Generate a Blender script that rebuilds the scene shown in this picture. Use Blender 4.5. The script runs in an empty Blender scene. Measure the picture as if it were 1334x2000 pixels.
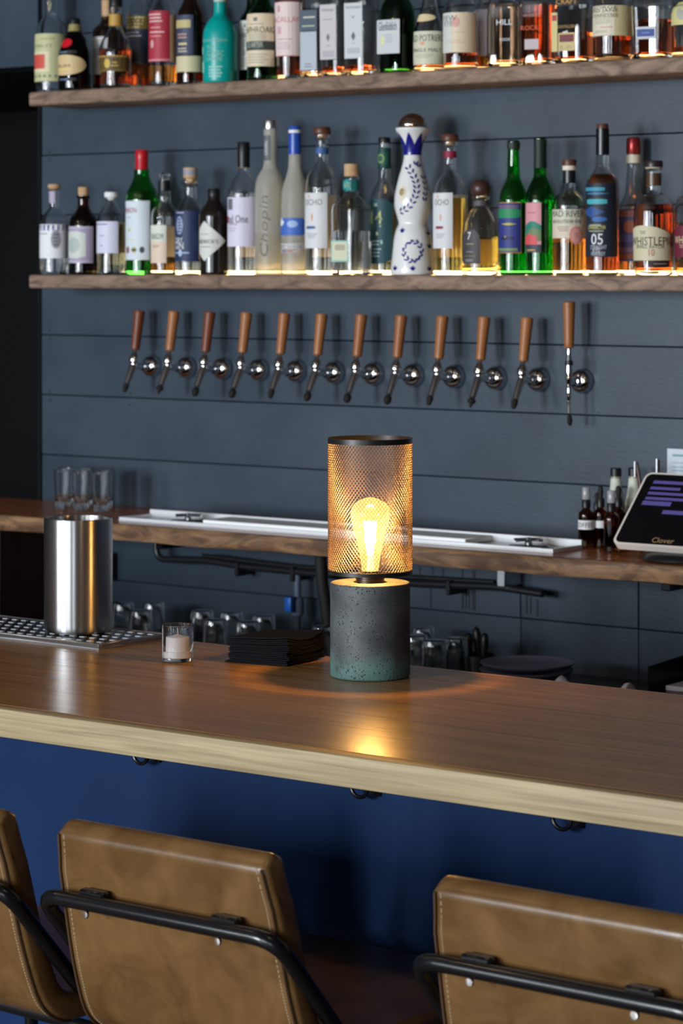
import bpy, bmesh, math, random
from mathutils import Vector, Matrix
random.seed(7)
sc = bpy.context.scene
COL = sc.collection
PI = math.pi

# ------------------------------------------------------------------ camera
F, CX, HV = 5400.0, 667.0, 530.0            # focal length / principal column / horizon row, for a 1334x2000 frame
PHI = math.atan(F / 6900.0)                 # camera is turned this far away from the wall's normal
CP, SP = math.cos(PHI), math.sin(PHI)
EYE = 1.727
cd = bpy.data.cameras.new('camera'); cam = bpy.data.objects.new('camera', cd); COL.objects.link(cam)
cam.location = (0, 0, EYE); cam.rotation_euler = (PI / 2, 0, PHI)
cd.sensor_fit = 'VERTICAL'; cd.sensor_height = 36.0; cd.lens = F * 36.0 / 2000.0
cd.shift_y = -(1000.0 - HV) / 2000.0
cd.clip_start = 0.05; cd.clip_end = 60
cd.dof.use_dof = True; cd.dof.focus_distance = 4.32; cd.dof.aperture_fstop = 8.5
sc.camera = cam

# ------------------------------------------------------------------ world, daylight, exposure
sc.view_settings.view_transform = 'Standard'; sc.view_settings.look = 'None'
sc.view_settings.gamma = 1.0; sc.view_settings.use_curve_mapping = False
sc.view_settings.exposure = 0.0
w = bpy.data.worlds.new('sky'); sc.world = w; w.use_nodes = True
w.node_tree.nodes['Background'].inputs[0].default_value = (0.55, 0.7, 1.0, 1)
w.node_tree.nodes['Background'].inputs[1].default_value = 0.6
try:
    sc.cycles.caustics_reflective = False
    sc.cycles.sample_clamp_indirect = 6.0
    sc.cycles.max_bounces = 16; sc.cycles.transmission_bounces = 14; sc.cycles.transparent_max_bounces = 24
    sc.cycles.use_denoising = True
except Exception:
    pass
WIN_Y = -4.6
WINDOWS = [(-7.9, .6, 0.75, 3.0, 130), (-6.9, .6, 0.75, 3.0, 150), (-5.0, .62, 0.75, 3.0, 380), (-4.15, .62, 0.75, 3.0, 470), (-2.3, .6, 0.75, 3.0, 100), (-1.4, .6, 0.75, 3.0, 80), (0.9, 1.0, 0.75, 3.0, 80)]
for i, (wx, ww, wz0, wz1, pw) in enumerate(WINDOWS):
    ld = bpy.data.lights.new('window_daylight', 'AREA'); ld.shape = 'RECTANGLE'
    ld.size = ww; ld.size_y = wz1 - wz0; ld.energy = pw; ld.color = (0.86, 0.93, 1.0)
    lo = bpy.data.objects.new('window_daylight', ld); COL.objects.link(lo)
    lo.location = (wx, WIN_Y - 0.12, (wz0 + wz1) / 2); lo.rotation_euler = (PI / 2, 0, 0)
for px_, py_ in ((-3.3, 2.2), (-1.6, 2.3), (-4.9, 2.1)):          # warm bulbs hanging above the seats, over the frame
    ld = bpy.data.lights.new('ceiling_bulb', 'POINT'); ld.energy = 7; ld.color = (1.0, 0.68, 0.36); ld.shadow_soft_size = 0.04
    lo = bpy.data.objects.new('ceiling_bulb', ld); COL.objects.link(lo); lo.location = (px_, py_, 2.75)

# ------------------------------------------------------------------ helpers: picture -> place
def ray(u, v):
    a = (u - CX) / F
    return (-SP + a * CP, CP + a * SP, (HV - v) / F)
def onY(u, v, Y):
    d = ray(u, v); t = Y / d[1]; return Vector((t * d[0], Y, EYE + t * d[2]))
def onZ(u, v, Z):
    d = ray(u, v); t = (Z - EYE) / d[2]; return Vector((t * d[0], t * d[1], Z))
def pxm(u, Y):                                # pixels per metre at column u on the plane y = Y
    return F * ray(u, HV)[1] / Y

# ------------------------------------------------------------------ helpers: materials
MATS = {}
def M(name, col, rough=0.5, metal=0.0, trans=0.0, ior=1.45, emit=None, estr=0.0, coat=0.0, var=None, bump=None, spec=None, aniso=0.0):
    if name in MATS: return MATS[name]
    m = bpy.data.materials.new(name); m.use_nodes = True; nt = m.node_tree; b = nt.nodes['Principled BSDF']
    b.inputs['Base Color'].default_value = (*col, 1); b.inputs['Roughness'].default_value = rough
    b.inputs['Metallic'].default_value = metal; b.inputs['Transmission Weight'].default_value = trans
    b.inputs['IOR'].default_value = ior; b.inputs['Coat Weight'].default_value = coat
    b.inputs['Coat Roughness'].default_value = 0.15
    if aniso: b.inputs['Anisotropic'].default_value = aniso
    if spec is not None: b.inputs['Specular IOR Level'].default_value = spec
    if emit: b.inputs['Emission Color'].default_value = (*emit, 1); b.inputs['Emission Strength'].default_value = estr
    if var or bump:
        tc = nt.nodes.new('ShaderNodeTexCoord')
    if var:                                   # (scale vec, second colour, contrast lo, hi, detail)
        sv, c2, lo, hi = var[:4]
        mp = nt.nodes.new('ShaderNodeMapping'); mp.inputs['Scale'].default_value = sv
        oi = nt.nodes.new('ShaderNodeObjectInfo'); mul = nt.nodes.new('ShaderNodeMath'); mul.operation = 'MULTIPLY'; mul.inputs[1].default_value = 37.0
        nt.links.new(oi.outputs['Random'], mul.inputs[0]); nt.links.new(mul.outputs[0], mp.inputs['Location'])
        nz = nt.nodes.new('ShaderNodeTexNoise'); nz.inputs['Scale'].default_value = 1.0; nz.inputs['Detail'].default_value = 5.0
        nz.inputs['Roughness'].default_value = 0.6
        if len(var) > 4: nz.inputs['Distortion'].default_value = var[4]
        cr = nt.nodes.new('ShaderNodeValToRGB'); cr.color_ramp.elements[0].position = lo; cr.color_ramp.elements[1].position = hi
        cr.color_ramp.elements[0].color = (*col, 1); cr.color_ramp.elements[1].color = (*c2, 1)
        nt.links.new(tc.outputs['Object'], mp.inputs['Vector']); nt.links.new(mp.outputs[0], nz.inputs['Vector'])
        nt.links.new(nz.outputs['Fac'], cr.inputs['Fac']); nt.links.new(cr.outputs[0], b.inputs['Base Color'])
    if bump:
        sv, st = bump
        mp = nt.nodes.new('ShaderNodeMapping'); mp.inputs['Scale'].default_value = sv
        nz = nt.nodes.new('ShaderNodeTexNoise'); nz.inputs['Scale'].default_value = 1.0; nz.inputs['Detail'].default_value = 4.0
        bp = nt.nodes.new('ShaderNodeBump'); bp.inputs['Strength'].default_value = st; bp.inputs['Distance'].default_value = 0.002
        nt.links.new(tc.outputs['Object'], mp.inputs['Vector']); nt.links.new(mp.outputs[0], nz.inputs['Vector'])
        nt.links.new(nz.outputs['Fac'], bp.inputs['Height']); nt.links.new(bp.outputs[0], b.inputs['Normal'])
    MATS[name] = m
    return m
def srgb(r, g, b):
    return tuple((c / 255 / 12.92) if c <= 10.3 else ((c / 255 + 0.055) / 1.055) ** 2.4 for c in (r, g, b))
def P(r, g, b):                               # printed paper or ink of that sRGB colour
    return M('print_%d_%d_%d' % (r, g, b), srgb(r, g, b), 0.55)

# ------------------------------------------------------------------ helpers: geometry as (verts, faces)
def box(cx, cy, cz, sx, sy, sz):
    v = [(cx + sx / 2 * a, cy + sy / 2 * b, cz + sz / 2 * c) for c in (-1, 1) for b in (-1, 1) for a in (-1, 1)]
    return v, [(0, 2, 3, 1), (4, 5, 7, 6), (0, 1, 5, 4), (2, 6, 7, 3), (0, 4, 6, 2), (1, 3, 7, 5)]
def lim(x0, x1, y0, y1, z0, z1):
    return box((x0 + x1) / 2, (y0 + y1) / 2, (z0 + z1) / 2, x1 - x0, y1 - y0, z1 - z0)
def bevbox(x0, x1, y0, y1, z0, z1, r=0.004, seg=2):
    bm = bmesh.new(); v, f = lim(x0, x1, y0, y1, z0, z1)
    bv = [bm.verts.new(p) for p in v]; [bm.faces.new([bv[i] for i in q]) for q in f]
    bmesh.ops.bevel(bm, geom=bm.edges[:], offset=r, segments=seg, affect='EDGES', profile=0.5)
    bm.verts.index_update()
    g = [tuple(p.co) for p in bm.verts], [tuple(p.index for p in q.verts) for q in bm.faces]
    bm.free(); return g
def sec_circle(a): return math.cos(a), math.sin(a)
def sec_box(n=7.0, asp=1.0):
    def fn(a):
        c, s = math.cos(a), math.sin(a)
        return math.copysign(abs(c) ** (2 / n), c), math.copysign(abs(s) ** (2 / n), s) * asp
    return fn
def lathe(prof, n=32, sec=sec_circle, closed=False):
    V, Fc, rings = [], [], []
    for r, z in prof:
        if r < 1e-6:
            rings.append([len(V)]); V.append((0, 0, z))
        else:
            rings.append(list(range(len(V), len(V) + n)))
            for k in range(n):
                x, y = sec(2 * PI * k / n); V.append((r * x, r * y, z))
    for a, b in zip(rings[:-1], rings[1:]):
        for k in range(n):
            k2 = (k + 1) % n
            if len(a) == 1 and len(b) == 1: continue
            if len(a) == 1: Fc.append((a[0], b[k2], b[k]))
            elif len(b) == 1: Fc.append((a[k], a[k2], b[0]))
            else: Fc.append((a[k], a[k2], b[k2], b[k]))
    if len(rings[0]) > 1 and not closed: Fc.append(tuple(reversed(rings[0])))
    if len(rings[-1]) > 1 and not closed: Fc.append(tuple(rings[-1]))
    if closed:
        a, b = rings[-1], rings[0]
        for k in range(n): Fc.append((a[k], a[(k + 1) % n], b[(k + 1) % n], b[k]))
    return V, Fc
def tube(pts, r, n=10, cyclic=False):
    pts = [Vector(p) for p in pts]; V, Fc = [], []; m = len(pts); up = None
    rr = r if isinstance(r, (list, tuple)) else [r] * m
    for i, p in enumerate(pts):
        if cyclic: t = (pts[(i + 1) % m] - pts[i - 1]).normalized()
        else: t = (pts[min(i + 1, m - 1)] - pts[max(i - 1, 0)]).normalized()
        if up is None:
            up = Vector((0, 0, 1)) if abs(t.z) < 0.9 else Vector((1, 0, 0))
        a = (up - t * up.dot(t)).normalized(); b = t.cross(a); up = a
        for k in range(n):
            q = p + (a * math.cos(2 * PI * k / n) + b * math.sin(2 * PI * k / n)) * rr[i]; V.append(tuple(q))
    for i in range(m if cyclic else m - 1):
        j = (i + 1) % m
        for k in range(n):
            k2 = (k + 1) % n; Fc.append((i * n + k, i * n + k2, j * n + k2, j * n + k))
    if not cyclic:
        Fc.append(tuple(reversed(range(n)))); Fc.append(tuple(range((m - 1) * n, m * n)))
    return V, Fc
def bend(pts, r=0.04, seg=5):                 # round the corners of a path
    pts = [Vector(p) for p in pts]; out = [pts[0]]
    for a, b, c in zip(pts[:-2], pts[1:-1], pts[2:]):
        d1 = (a - b); d2 = (c - b); q = min(r, d1.length * 0.49, d2.length * 0.49)
        s, e = b + d1.normalized() * q, b + d2.normalized() * q
        for k in range(seg + 1):
            t = k / seg; out.append(s * (1 - t) ** 2 + b * 2 * t * (1 - t) + e * t * t)
    out.append(pts[-1]); return out
def move(g, d=(0, 0, 0), rx=0, ry=0, rz=0):
    mt = Matrix.Translation(d) @ Matrix.Rotation(rz, 4, 'Z') @ Matrix.Rotation(ry, 4, 'Y') @ Matrix.Rotation(rx, 4, 'X')
    return [tuple(mt @ Vector(p)) for p in g[0]], g[1]
def join(*gs):
    V, Fc = [], []
    for v, f in gs:
        o = len(V); V += v; Fc += [tuple(i + o for i in q) for q in f]
    return V, Fc
def chaikin(p, it=2):
    for _ in range(it):
        q = [p[0]]
        for a, b in zip(p[:-1], p[1:]):
            q += [(a[0] * .75 + b[0] * .25, a[1] * .75 + b[1] * .25), (a[0] * .25 + b[0] * .75, a[1] * .25 + b[1] * .75)]
        p = q + [p[-1]]
    return p
def mesh(g, name='mesh', smooth=True, ang=40):
    me = bpy.data.meshes.new(name); me.from_pydata(g[0], [], g[1]); me.update()
    if smooth:
        me.shade_smooth()
        try: me.set_sharp_from_angle(angle=math.radians(ang))
        except Exception: pass
    return me
def obj(name, g, mat, parent=None, loc=None, rot=None, smooth=True, kind=None, label=None, ang=40):
    me = g if isinstance(g, bpy.types.Mesh) else mesh(g, name, smooth, ang)
    o = bpy.data.objects.new(name, me); COL.objects.link(o)
    if mat and not me.materials: me.materials.append(mat)
    if parent: o.parent = parent
    if loc is not None: o.location = loc
    if rot is not None: o.rotation_euler = rot
    if kind: o['kind'] = kind
    if label: o['label'] = label
    return o
def tag(o, label, cat, group=None):
    o['label'] = label; o['category'] = cat
    if group: o['group'] = group
    return o
def thing(name, label, cat, loc=(0, 0, 0), rz=0.0, group=None):
    o = bpy.data.objects.new(name, None); COL.objects.link(o); o.empty_display_size = 0.05
    o.location = loc; o.rotation_euler = (0, 0, rz); return tag(o, label, cat, group)
def copy_tree(o, parent=None):
    c = o.copy(); COL.objects.link(c)
    if parent: c.parent = parent
    for ch in o.children: copy_tree(ch, c)
    return c
TXT = {}
def text_geo(s):                              # flat lettering, centred, width and height returned
    if s in TXT: return TXT[s]
    cu = bpy.data.curves.new('lettering', 'FONT'); cu.body = s; cu.size = 1.0; cu.resolution_u = 2; cu.fill_mode = 'FRONT'
    o = bpy.data.objects.new('lettering', cu); COL.objects.link(o)
    dg = bpy.context.evaluated_depsgraph_get(); me = bpy.data.meshes.new_from_object(o.evaluated_get(dg))
    V = [(v.co.x, v.co.y) for v in me.vertices]; Fc = [tuple(p.vertices) for p in me.polygons]
    COL.objects.unlink(o); bpy.data.objects.remove(o); bpy.data.curves.remove(cu); bpy.data.meshes.remove(me)
    x0, x1 = min(v[0] for v in V), max(v[0] for v in V); y0, y1 = min(v[1] for v in V), max(v[1] for v in V)
    V = [(x - (x0 + x1) / 2, y - (y0 + y1) / 2) for x, y in V]
    TXT[s] = (V, Fc, x1 - x0, y1 - y0); return TXT[s]

# ------------------------------------------------------------------ materials
PAINT = M('slate_blue_paint', (0.024, 0.040, 0.060), 0.42, var=((3, 3, 3), (0.047, 0.069, 0.096), 0.35, 0.75), bump=((40, 60, 160), 0.25))
DARK = M('charcoal_paint', (0.0022, 0.0028, 0.0034), 0.7, spec=0.2)
PANEL = M('navy_panel_paint', (0.0035, 0.020, 0.072), 0.6, spec=0.15, var=((2, 2, 2), (0.006, 0.026, 0.088), 0.3, 0.7), bump=((60, 60, 60), 0.15))
CEIL = M('ceiling_paint', (0.16, 0.165, 0.175), 0.8)
FLOORM = M('floor_wood', (0.16, 0.10, 0.06), 0.45, var=((1.2, 14, 4), (0.22, 0.14, 0.085), 0.35, 0.7))
SHELFW = M('worn_shelf_wood', (0.10, 0.062, 0.044), 0.6, var=((9, 30, 30), (0.32, 0.215, 0.155), 0.32, 0.66, 1.6), bump=((9, 60, 60), 0.35))
COUNTW = M('stained_counter_wood', (0.36, 0.105, 0.034), 0.24, var=((2.2, 30, 30), (0.62, 0.22, 0.08), 0.35, 0.7, 0.8), bump=((6, 60, 60), 0.1))
EDGEW = M('live_edge_wood', (0.095, 0.046, 0.022), 0.55, var=((7, 22, 26), (0.34, 0.19, 0.088), 0.4, 0.72, 1.6), bump=((9, 50, 50), 0.4))
BARTOP = M('walnut_bar_top', (0.245, 0.122, 0.040), 0.25, spec=0.42, var=((1.6, 34, 34), (0.385, 0.208, 0.074), 0.3, 0.72, 0.6), bump=((5, 120, 120), 0.05))
OAK = M('raw_oak_edge', (0.215, 0.155, 0.080), 0.55, var=((3.5, 60, 150), (0.43, 0.335, 0.190), 0.28, 0.66, 0.5), bump=((6, 100, 160), 0.2))
STEEL = M('brushed_steel', (0.56, 0.56, 0.56), 0.34, 1.0, aniso=0.92)
STEEL.node_tree.nodes['Principled BSDF'].inputs['Anisotropic Rotation'].default_value = 0.25
_n = STEEL.node_tree.nodes.new('ShaderNodeTangent'); _n.direction_type = 'RADIAL'; _n.axis = 'Z'
STEEL.node_tree.links.new(_n.outputs[0], STEEL.node_tree.nodes['Principled BSDF'].inputs['Tangent'])
CHROME = M('chrome', (0.75, 0.75, 0.76), 0.07, 1.0)
SATIN = M('satin_steel', (0.62, 0.64, 0.66), 0.32, 1.0)
BLACKM = M('black_powder_coat', (0.004, 0.0045, 0.006), 0.22)
BLACK = M('black_plastic', (0.008, 0.008, 0.010), 0.4)
RUBBER = M('black_rubber', (0.010, 0.009, 0.008), 0.7)
LEATHER = M('tan_leather', (0.092, 0.043, 0.012), 0.31, var=((13, 13, 13), (0.195, 0.104, 0.037), 0.30, 0.74, 0.6), bump=((160, 160, 160), 0.12))
STITCH = M('pale_thread', (0.42, 0.32, 0.20), 0.7)
CLEAR = M('clear_glass', (0.97, 0.98, 0.98), 0.0, trans=1.0, ior=1.45)
FROST = M('frosted_glass', (0.97, 0.95, 0.87), 0.42, trans=0.78, ior=1.25)
GREENG = M('green_glass', (0.05, 0.55, 0.10), 0.0, trans=1.0)
DKGREEN = M('dark_green_glass', (0.02, 0.22, 0.04), 0.0, trans=1.0)
BROWNG = M('brown_glass', (0.16, 0.06, 0.02), 0.0, trans=1.0)
AMBERG = M('amber_glass', (0.34, 0.12, 0.025), 0.0, trans=1.0)
BLACKG = M('black_glass', (0.012, 0.009, 0.008), 0.05)
WATERL = M('clear_spirit', (0.98, 0.97, 0.93), 0.0, trans=1.0, ior=1.34)
PALEL = M('pale_gold_spirit', (0.96, 0.88, 0.58), 0.0, trans=1.0, ior=1.34)
GOLDL = M('gold_spirit', (0.95, 0.70, 0.20), 0.0, trans=1.0, ior=1.34)
AMBERL = M('amber_spirit', (0.90, 0.38, 0.06), 0.0, trans=1.0, ior=1.34)
REDL = M('deep_amber_spirit', (0.74, 0.15, 0.03), 0.0, trans=1.0, ior=1.34)
CORK = M('cork_wood', (0.50, 0.30, 0.15), 0.7, var=((60, 60, 60), (0.62, 0.42, 0.24), 0.3, 0.7))
DKWOOD = M('dark_cap_wood', (0.10, 0.035, 0.02), 0.4)
LED = M('warm_led', (1, 0.8, 0.5), 0.5, emit=(1.0, 0.66, 0.28), estr=9.5)
def backpaper():
    m = bpy.data.materials.new('back_label_paper'); m.use_nodes = True; nt = m.node_tree; nt.nodes.remove(nt.nodes['Principled BSDF'])
    d = nt.nodes.new('ShaderNodeBsdfDiffuse'); t = nt.nodes.new('ShaderNodeBsdfTranslucent'); x = nt.nodes.new('ShaderNodeMixShader')
    d.inputs[0].default_value = (.80, .74, .60, 1); t.inputs[0].default_value = (.86, .78, .62, 1); x.inputs[0].default_value = .5
    nt.links.new(d.outputs[0], x.inputs[1]); nt.links.new(t.outputs[0], x.inputs[2]); nt.links.new(x.outputs[0], nt.nodes['Material Output'].inputs[0]); return m
BACKP = backpaper()
CREAM, WHITE, INK = P(226, 218, 190), P(232, 234, 236), P(40, 40, 44)

# ------------------------------------------------------------------ the room
WALL_Y, WALL_L = 5.15, -5.015
def struct(name, g, mat, parent=None, **k):
    o = obj(name, g, mat, parent, **k)
    if not parent: o['kind'] = 'structure'
    return o
struct('floor', lim(-9, 3, -4.8, 7.0, -0.05, 0), FLOORM, smooth=False)
struct('ceiling', lim(-9, 3, -4.8, 7.0, 3.3, 3.35), CEIL, smooth=False)
struct('wall_right', lim(2.6, 2.7, -4.7, 5.3, 0, 3.3), M('grey_wall', (0.07, 0.072, 0.08), 0.7), smooth=False)
struct('wall_left', lim(-9, -8.9, -4.7, 7.0, 0, 3.3), M('grey_wall', (0.07, 0.072, 0.08), 0.7), smooth=False)
# wall behind the camera with its windows
xs = sorted([(wx - ww / 2, wx + ww / 2) for wx, ww, *_ in WINDOWS]); z0, z1 = WINDOWS[0][2], WINDOWS[0][3]
gs = [lim(-8.9, 2.6, WIN_Y - 0.1, WIN_Y + 0.1, 0, z0), lim(-8.9, 2.6, WIN_Y - 0.1, WIN_Y + 0.1, z1, 3.3)]
e = -8.9
for a, b in xs: gs.append(lim(e, a, WIN_Y - 0.1, WIN_Y + 0.1, z0, z1)); e = b
gs.append(lim(e, 2.6, WIN_Y - 0.1, WIN_Y + 0.1, z0, z1))
struct('wall_front', join(*gs), M('grey_wall', (0.07, 0.072, 0.08), 0.7), smooth=False)
for i, (a, b) in enumerate(xs):
    wd = struct('window_%d' % (i + 1), join(lim(a, b, WIN_Y - .04, WIN_Y + .04, z0, z0 + .05), lim(a, b, WIN_Y - .04, WIN_Y + .04, z1 - .05, z1),
        lim(a, a + .05, WIN_Y - .04, WIN_Y + .04, z0 + .05, z1 - .05), lim(b - .05, b, WIN_Y - .04, WIN_Y + .04, z0 + .05, z1 - .05)), BLACKM, smooth=False)
    obj('muntin', lim((a + b) / 2 - .02, (a + b) / 2 + .02, WIN_Y - .02, WIN_Y + .02, z0 + .05, z1 - .05), BLACKM, wd, smooth=False)
    for q in (1, 2):
        zz = z0 + (z1 - z0) * q / 3; obj('muntin', lim(a + .05, b - .05, WIN_Y - .018, WIN_Y + .018, zz - .02, zz + .02), BLACKM, wd, smooth=False)
# panelled wall behind the bar: one board per course, grooves between them
wb = struct('wall_back', lim(WALL_L, 2.6, WALL_Y + 0.02, WALL_Y + 0.14, 0, 3.3), DARK, smooth=False)
BH = (2.026 - 1.255) / 5.0
zt = 2.026 + 8 * BH; joints = []
for k in range(22):
    a, b = zt - (k + 1) * BH, zt - k * BH
    if b <= 0.02: break
    a = max(a, 0.0); cuts = [WALL_L, 2.6]
    if a < 1.0 and b > 0.9: cuts = [WALL_L, onY(1017, 1200, WALL_Y).x, onY(1247, 1200, WALL_Y).x, 2.6]
    elif a < 0.95: cuts = [WALL_L, -4.4, onY(1150, 1225, WALL_Y).x, 2.6]
    for p, q in zip(cuts[:-1], cuts[1:]):
        j = random.uniform(-.0012, .0012)
        obj('board', bevbox(p + .001, q - .001, WALL_Y + j, WALL_Y + 0.02, a + .0008, b - .0008, .0014, 1), PAINT, wb)
for (u, v) in ((96, 297), (96, 312), (97, 645), (98, 663), (97, 765), (98, 782), (1113, 804), (1170, 806), (255, 768), (253, 791)):
    p = onY(u, v, WALL_Y - .0015)
    obj('nail', move(lathe([(0.0025, 0), (0.0025, .001), (0, .0016)], 8), rx=PI / 2), BLACK, wb, loc=(p.x, WALL_Y - .0012, p.z))
for u, va, vb_, wd in ((821, 1107, 1130, 3), (842, 1145, 1186, 3), (846, 1108, 1128, 2), (866, 1110, 1131, 4), (904, 1112, 1190, 4), (911, 1150, 1190, 2), (917, 1150, 1191, 2), (926, 1114, 1192, 7), (1029, 1160, 1198, 3), (1037, 1165, 1199, 2), (1050, 1170, 1202, 3)):
    p, q = onY(u, va, WALL_Y), onY(u, vb_, WALL_Y)
    obj('paint_drip', bevbox(p.x - wd / 1600, p.x + wd / 1600, WALL_Y - .0022, WALL_Y - .0013, q.z, p.z, .0003, 1), M('drip_paint', (.008, .012, .018), .5), wb)
# header and dark passage to the left of the bar wall
HB = onY(40, 131, WALL_Y).z
hd = struct('wall_header', lim(-8.9, WALL_L - .004, WALL_Y - .01, WALL_Y + 0.12, HB, 3.3), PAINT, smooth=False)
struct('wall_passage', lim(-8.9, WALL_L + 0.4, 6.6, 6.7, 0, 3.3), DARK, smooth=False)
struct('wall_passage_side', lim(WALL_L, WALL_L + .1, WALL_Y + .15, 6.6, 0, 3.3), DARK, smooth=False)
struct('ceiling_passage', lim(-8.9, WALL_L, WALL_Y + .13, 6.6, HB, HB + .03), DARK, smooth=False)
struct('trim_1', lim(WALL_L - .012, WALL_L - .001, WALL_Y - .002, WALL_Y + .14, 0, HB - .002), DARK, smooth=False)

# ------------------------------------------------------------------ wall shelves
SH_F = 4.98
LS0, LS1, US0, US1 = 1.6845, 1.7185, 2.1415, 2.1765
SHX0, SHX1 = -4.896, -1.2
def shelf(name, z0, z1, label, led, ls):
    o = thing(name, label, 'shelf', (SHX0, WALL_Y, z0))
    L = SHX1 - SHX0
    obj('shelf_board', bevbox(0, L, SH_F - WALL_Y, -.0015, 0, z1 - z0, .006, 3), SHELFW, o)
    obj('led_strip', bevbox(ls, L - .02, -.020, -.006, z1 - z0 + .0005, z1 - z0 + .009, .001, 1), led, o, label='glowing warm light strip along the wall')
    return o
shelf('wall_shelf', LS0, LS1, 'lower weathered wood wall shelf of bottles, right above the beer taps', LED, .24)
shelf('wall_shelf', US0, US1, 'upper weathered wood wall shelf of whiskey bottles at the top of the picture', M('dim_led', (1, .8, .5), .5, emit=(1.0, .5, .16), estr=5.5), .75)

# ------------------------------------------------------------------ back counter
CT0, CT1, CTF = 1.098, 1.136, 4.77
o = thing('back_counter', 'reddish wooden back counter with live edge under the beer taps', 'counter', (-4.0, WALL_Y, CT0))
n = 60; V = []; Fc = []
x0, x1 = -5.9 + 4.0, 1.5 + 4.0
top = obj('counter_top', lim(x0, x1, CTF + .012 - WALL_Y, -.003, .002, CT1 - CT0), COUNTW, o, smooth=False)
for i in range(n + 1):
    x = x0 + (x1 - x0) * i / n; wv = .004 * math.sin(x * 7) + .003 * math.sin(x * 19 + 1)
    for (yy, zz) in ((CTF + .0125 - WALL_Y, 0), (CTF - WALL_Y + .003 + wv * .6, .001 + wv * .3), (CTF - WALL_Y - .002 + wv * .5, .02), (CTF - WALL_Y, CT1 - CT0 - .003), (CTF - WALL_Y + .003, CT1 - CT0), (CTF + .0125 - WALL_Y, CT1 - CT0)):
        V.append((x, yy, zz))
for i in range(n):
    for k in range(6): Fc.append((i * 6 + k, (i + 1) * 6 + k, (i + 1) * 6 + (k + 1) % 6, i * 6 + (k + 1) % 6))
Fc += [tuple(range(6)), tuple(reversed(range(n * 6, n * 6 + 6)))]
obj('live_edge', (V, Fc), EDGEW, o)
for u in (310, 1300):
    p = onY(u, 1100, 4.9)
    obj('bracket', bevbox(p.x + 4.0 - .012, p.x + 4.0 + .012, -.25, -.003, -.03, -.001, .002, 1), BLACKM, o)
# lower work counter and cabinet underneath
LW = 0.835
o = thing('work_counter', 'dark lower work counter behind the bar holding plates and glasses', 'counter', (-3.6, WALL_Y, 0))
obj('worktop', bevbox(-1.225, 4.6, 4.62 - WALL_Y, -.003, LW - .03, LW, .003, 1), M('dark_worktop', (0.02, 0.022, 0.026), 0.35), o)
obj('front_panel', lim(-1.22, 4.58, 4.66 - WALL_Y, 4.68 - WALL_Y, 0, LW - .031), DARK, o, smooth=False)
pr = Vector((-4.835, 0, 0))
o = thing('back_cabinet', 'dark brown wooden cabinet under the left end of the back counter', 'cabinet', (pr.x, 4.80, 0))
CABW = M('dark_cabinet_wood', (0.022, 0.010, 0.006), 0.5, var=((30, 30, 2), (0.042, 0.019, 0.011), .3, .7))
obj('cabinet_body', lim(-1.0, 0, .02, .34, 0, CT0 - .004), CABW, o, smooth=False)
for a in (-.98, -.49): obj('door', bevbox(a, a + .475, 0, .0195, .06, CT0 - .02, .003, 1), CABW, o)
p = onY(223, 1104, WALL_Y)
o = thing('outlet_box', 'narrow black outlet box on the wall beside the steel chiller', 'outlet', (p.x, WALL_Y - .0015, p.z))
obj('box_body', bevbox(-.013, .013, -.045, 0, -.033, .033, .003, 1), BLACK, o)
obj('cover_plate', bevbox(-.011, .011, -.048, -.0455, -.030, .030, .001, 1), BLACKM, o)

# ------------------------------------------------------------------ the bar
BF, BR, BT, BB = 2.955, 3.705, 1.07, 1.027
o = thing('bar_counter', 'long bar with brown plank top, pale oak edge and navy front panel', 'bar', (-2.6, BR, 0))
X0, X1 = -3.6, 4.4
fy = BF - BR
npl = 6; pw = (-.0 - (fy + .03)) / npl
for k in range(npl):
    a = fy + .03 + k * pw
    obj('plank', bevbox(X0, X1, a + .0002, a + pw - .0002, BB, BT, .0003, 1), BARTOP, o)
obj('edge_board', bevbox(X0, X1, fy, fy + .0298, BB, BT - .0002, .0025, 2), OAK, o)
obj('front_panel', lim(X0 + .05, X1, 3.25 - BR, 3.275 - BR, 0, BB - .0005), PANEL, o, smooth=False)
obj('back_panel', lim(X0 + .05, X1, -.12, -.10, 0, BB - .0005), DARK, o, smooth=False)
obj('end_panel', lim(X0 + .03, X0 + .05, 3.25 - BR, -.10, 0, BB - .0005), PANEL, o, smooth=False)
for i, (u, v) in enumerate(((262, 1476), (690, 1541), (1086, 1603))):
    p = onY(u, v, 3.21)
    h = thing('bag_hook', ['black bag hook under the bar near the steel wine chiller', 'black bag hook under the bar below the glowing lamp', 'black bag hook under the bar above the right leather stool'][i], 'hook', (p.x + .012, 3.2495, p.z), 0, 'bag hooks under the bar')
    obj('mount_plate', bevbox(-.010, .010, -.004, 0, -.014, .03, .001, 1), BLACKM, h)
    ring = [(-.004 - .0 * a, -.018 + -.016 * math.cos(a) * 1.0, .008 - .017 * math.sin(a)) for a in [PI * (-.15 + 1.25 * t / 16) for t in range(17)]]
    ring = [(-.014 + .016 * math.cos(a), -.022, .002 + .017 * math.sin(a)) for a in [PI * (.93 + 1.15 * t / 16) for t in range(17)]]
    obj('hook_arm', join(tube([(0, -.003, .010), (.002, -.022, .006)], .0032, 8), tube(ring, .0032, 8)), BLACKM, h)

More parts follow.
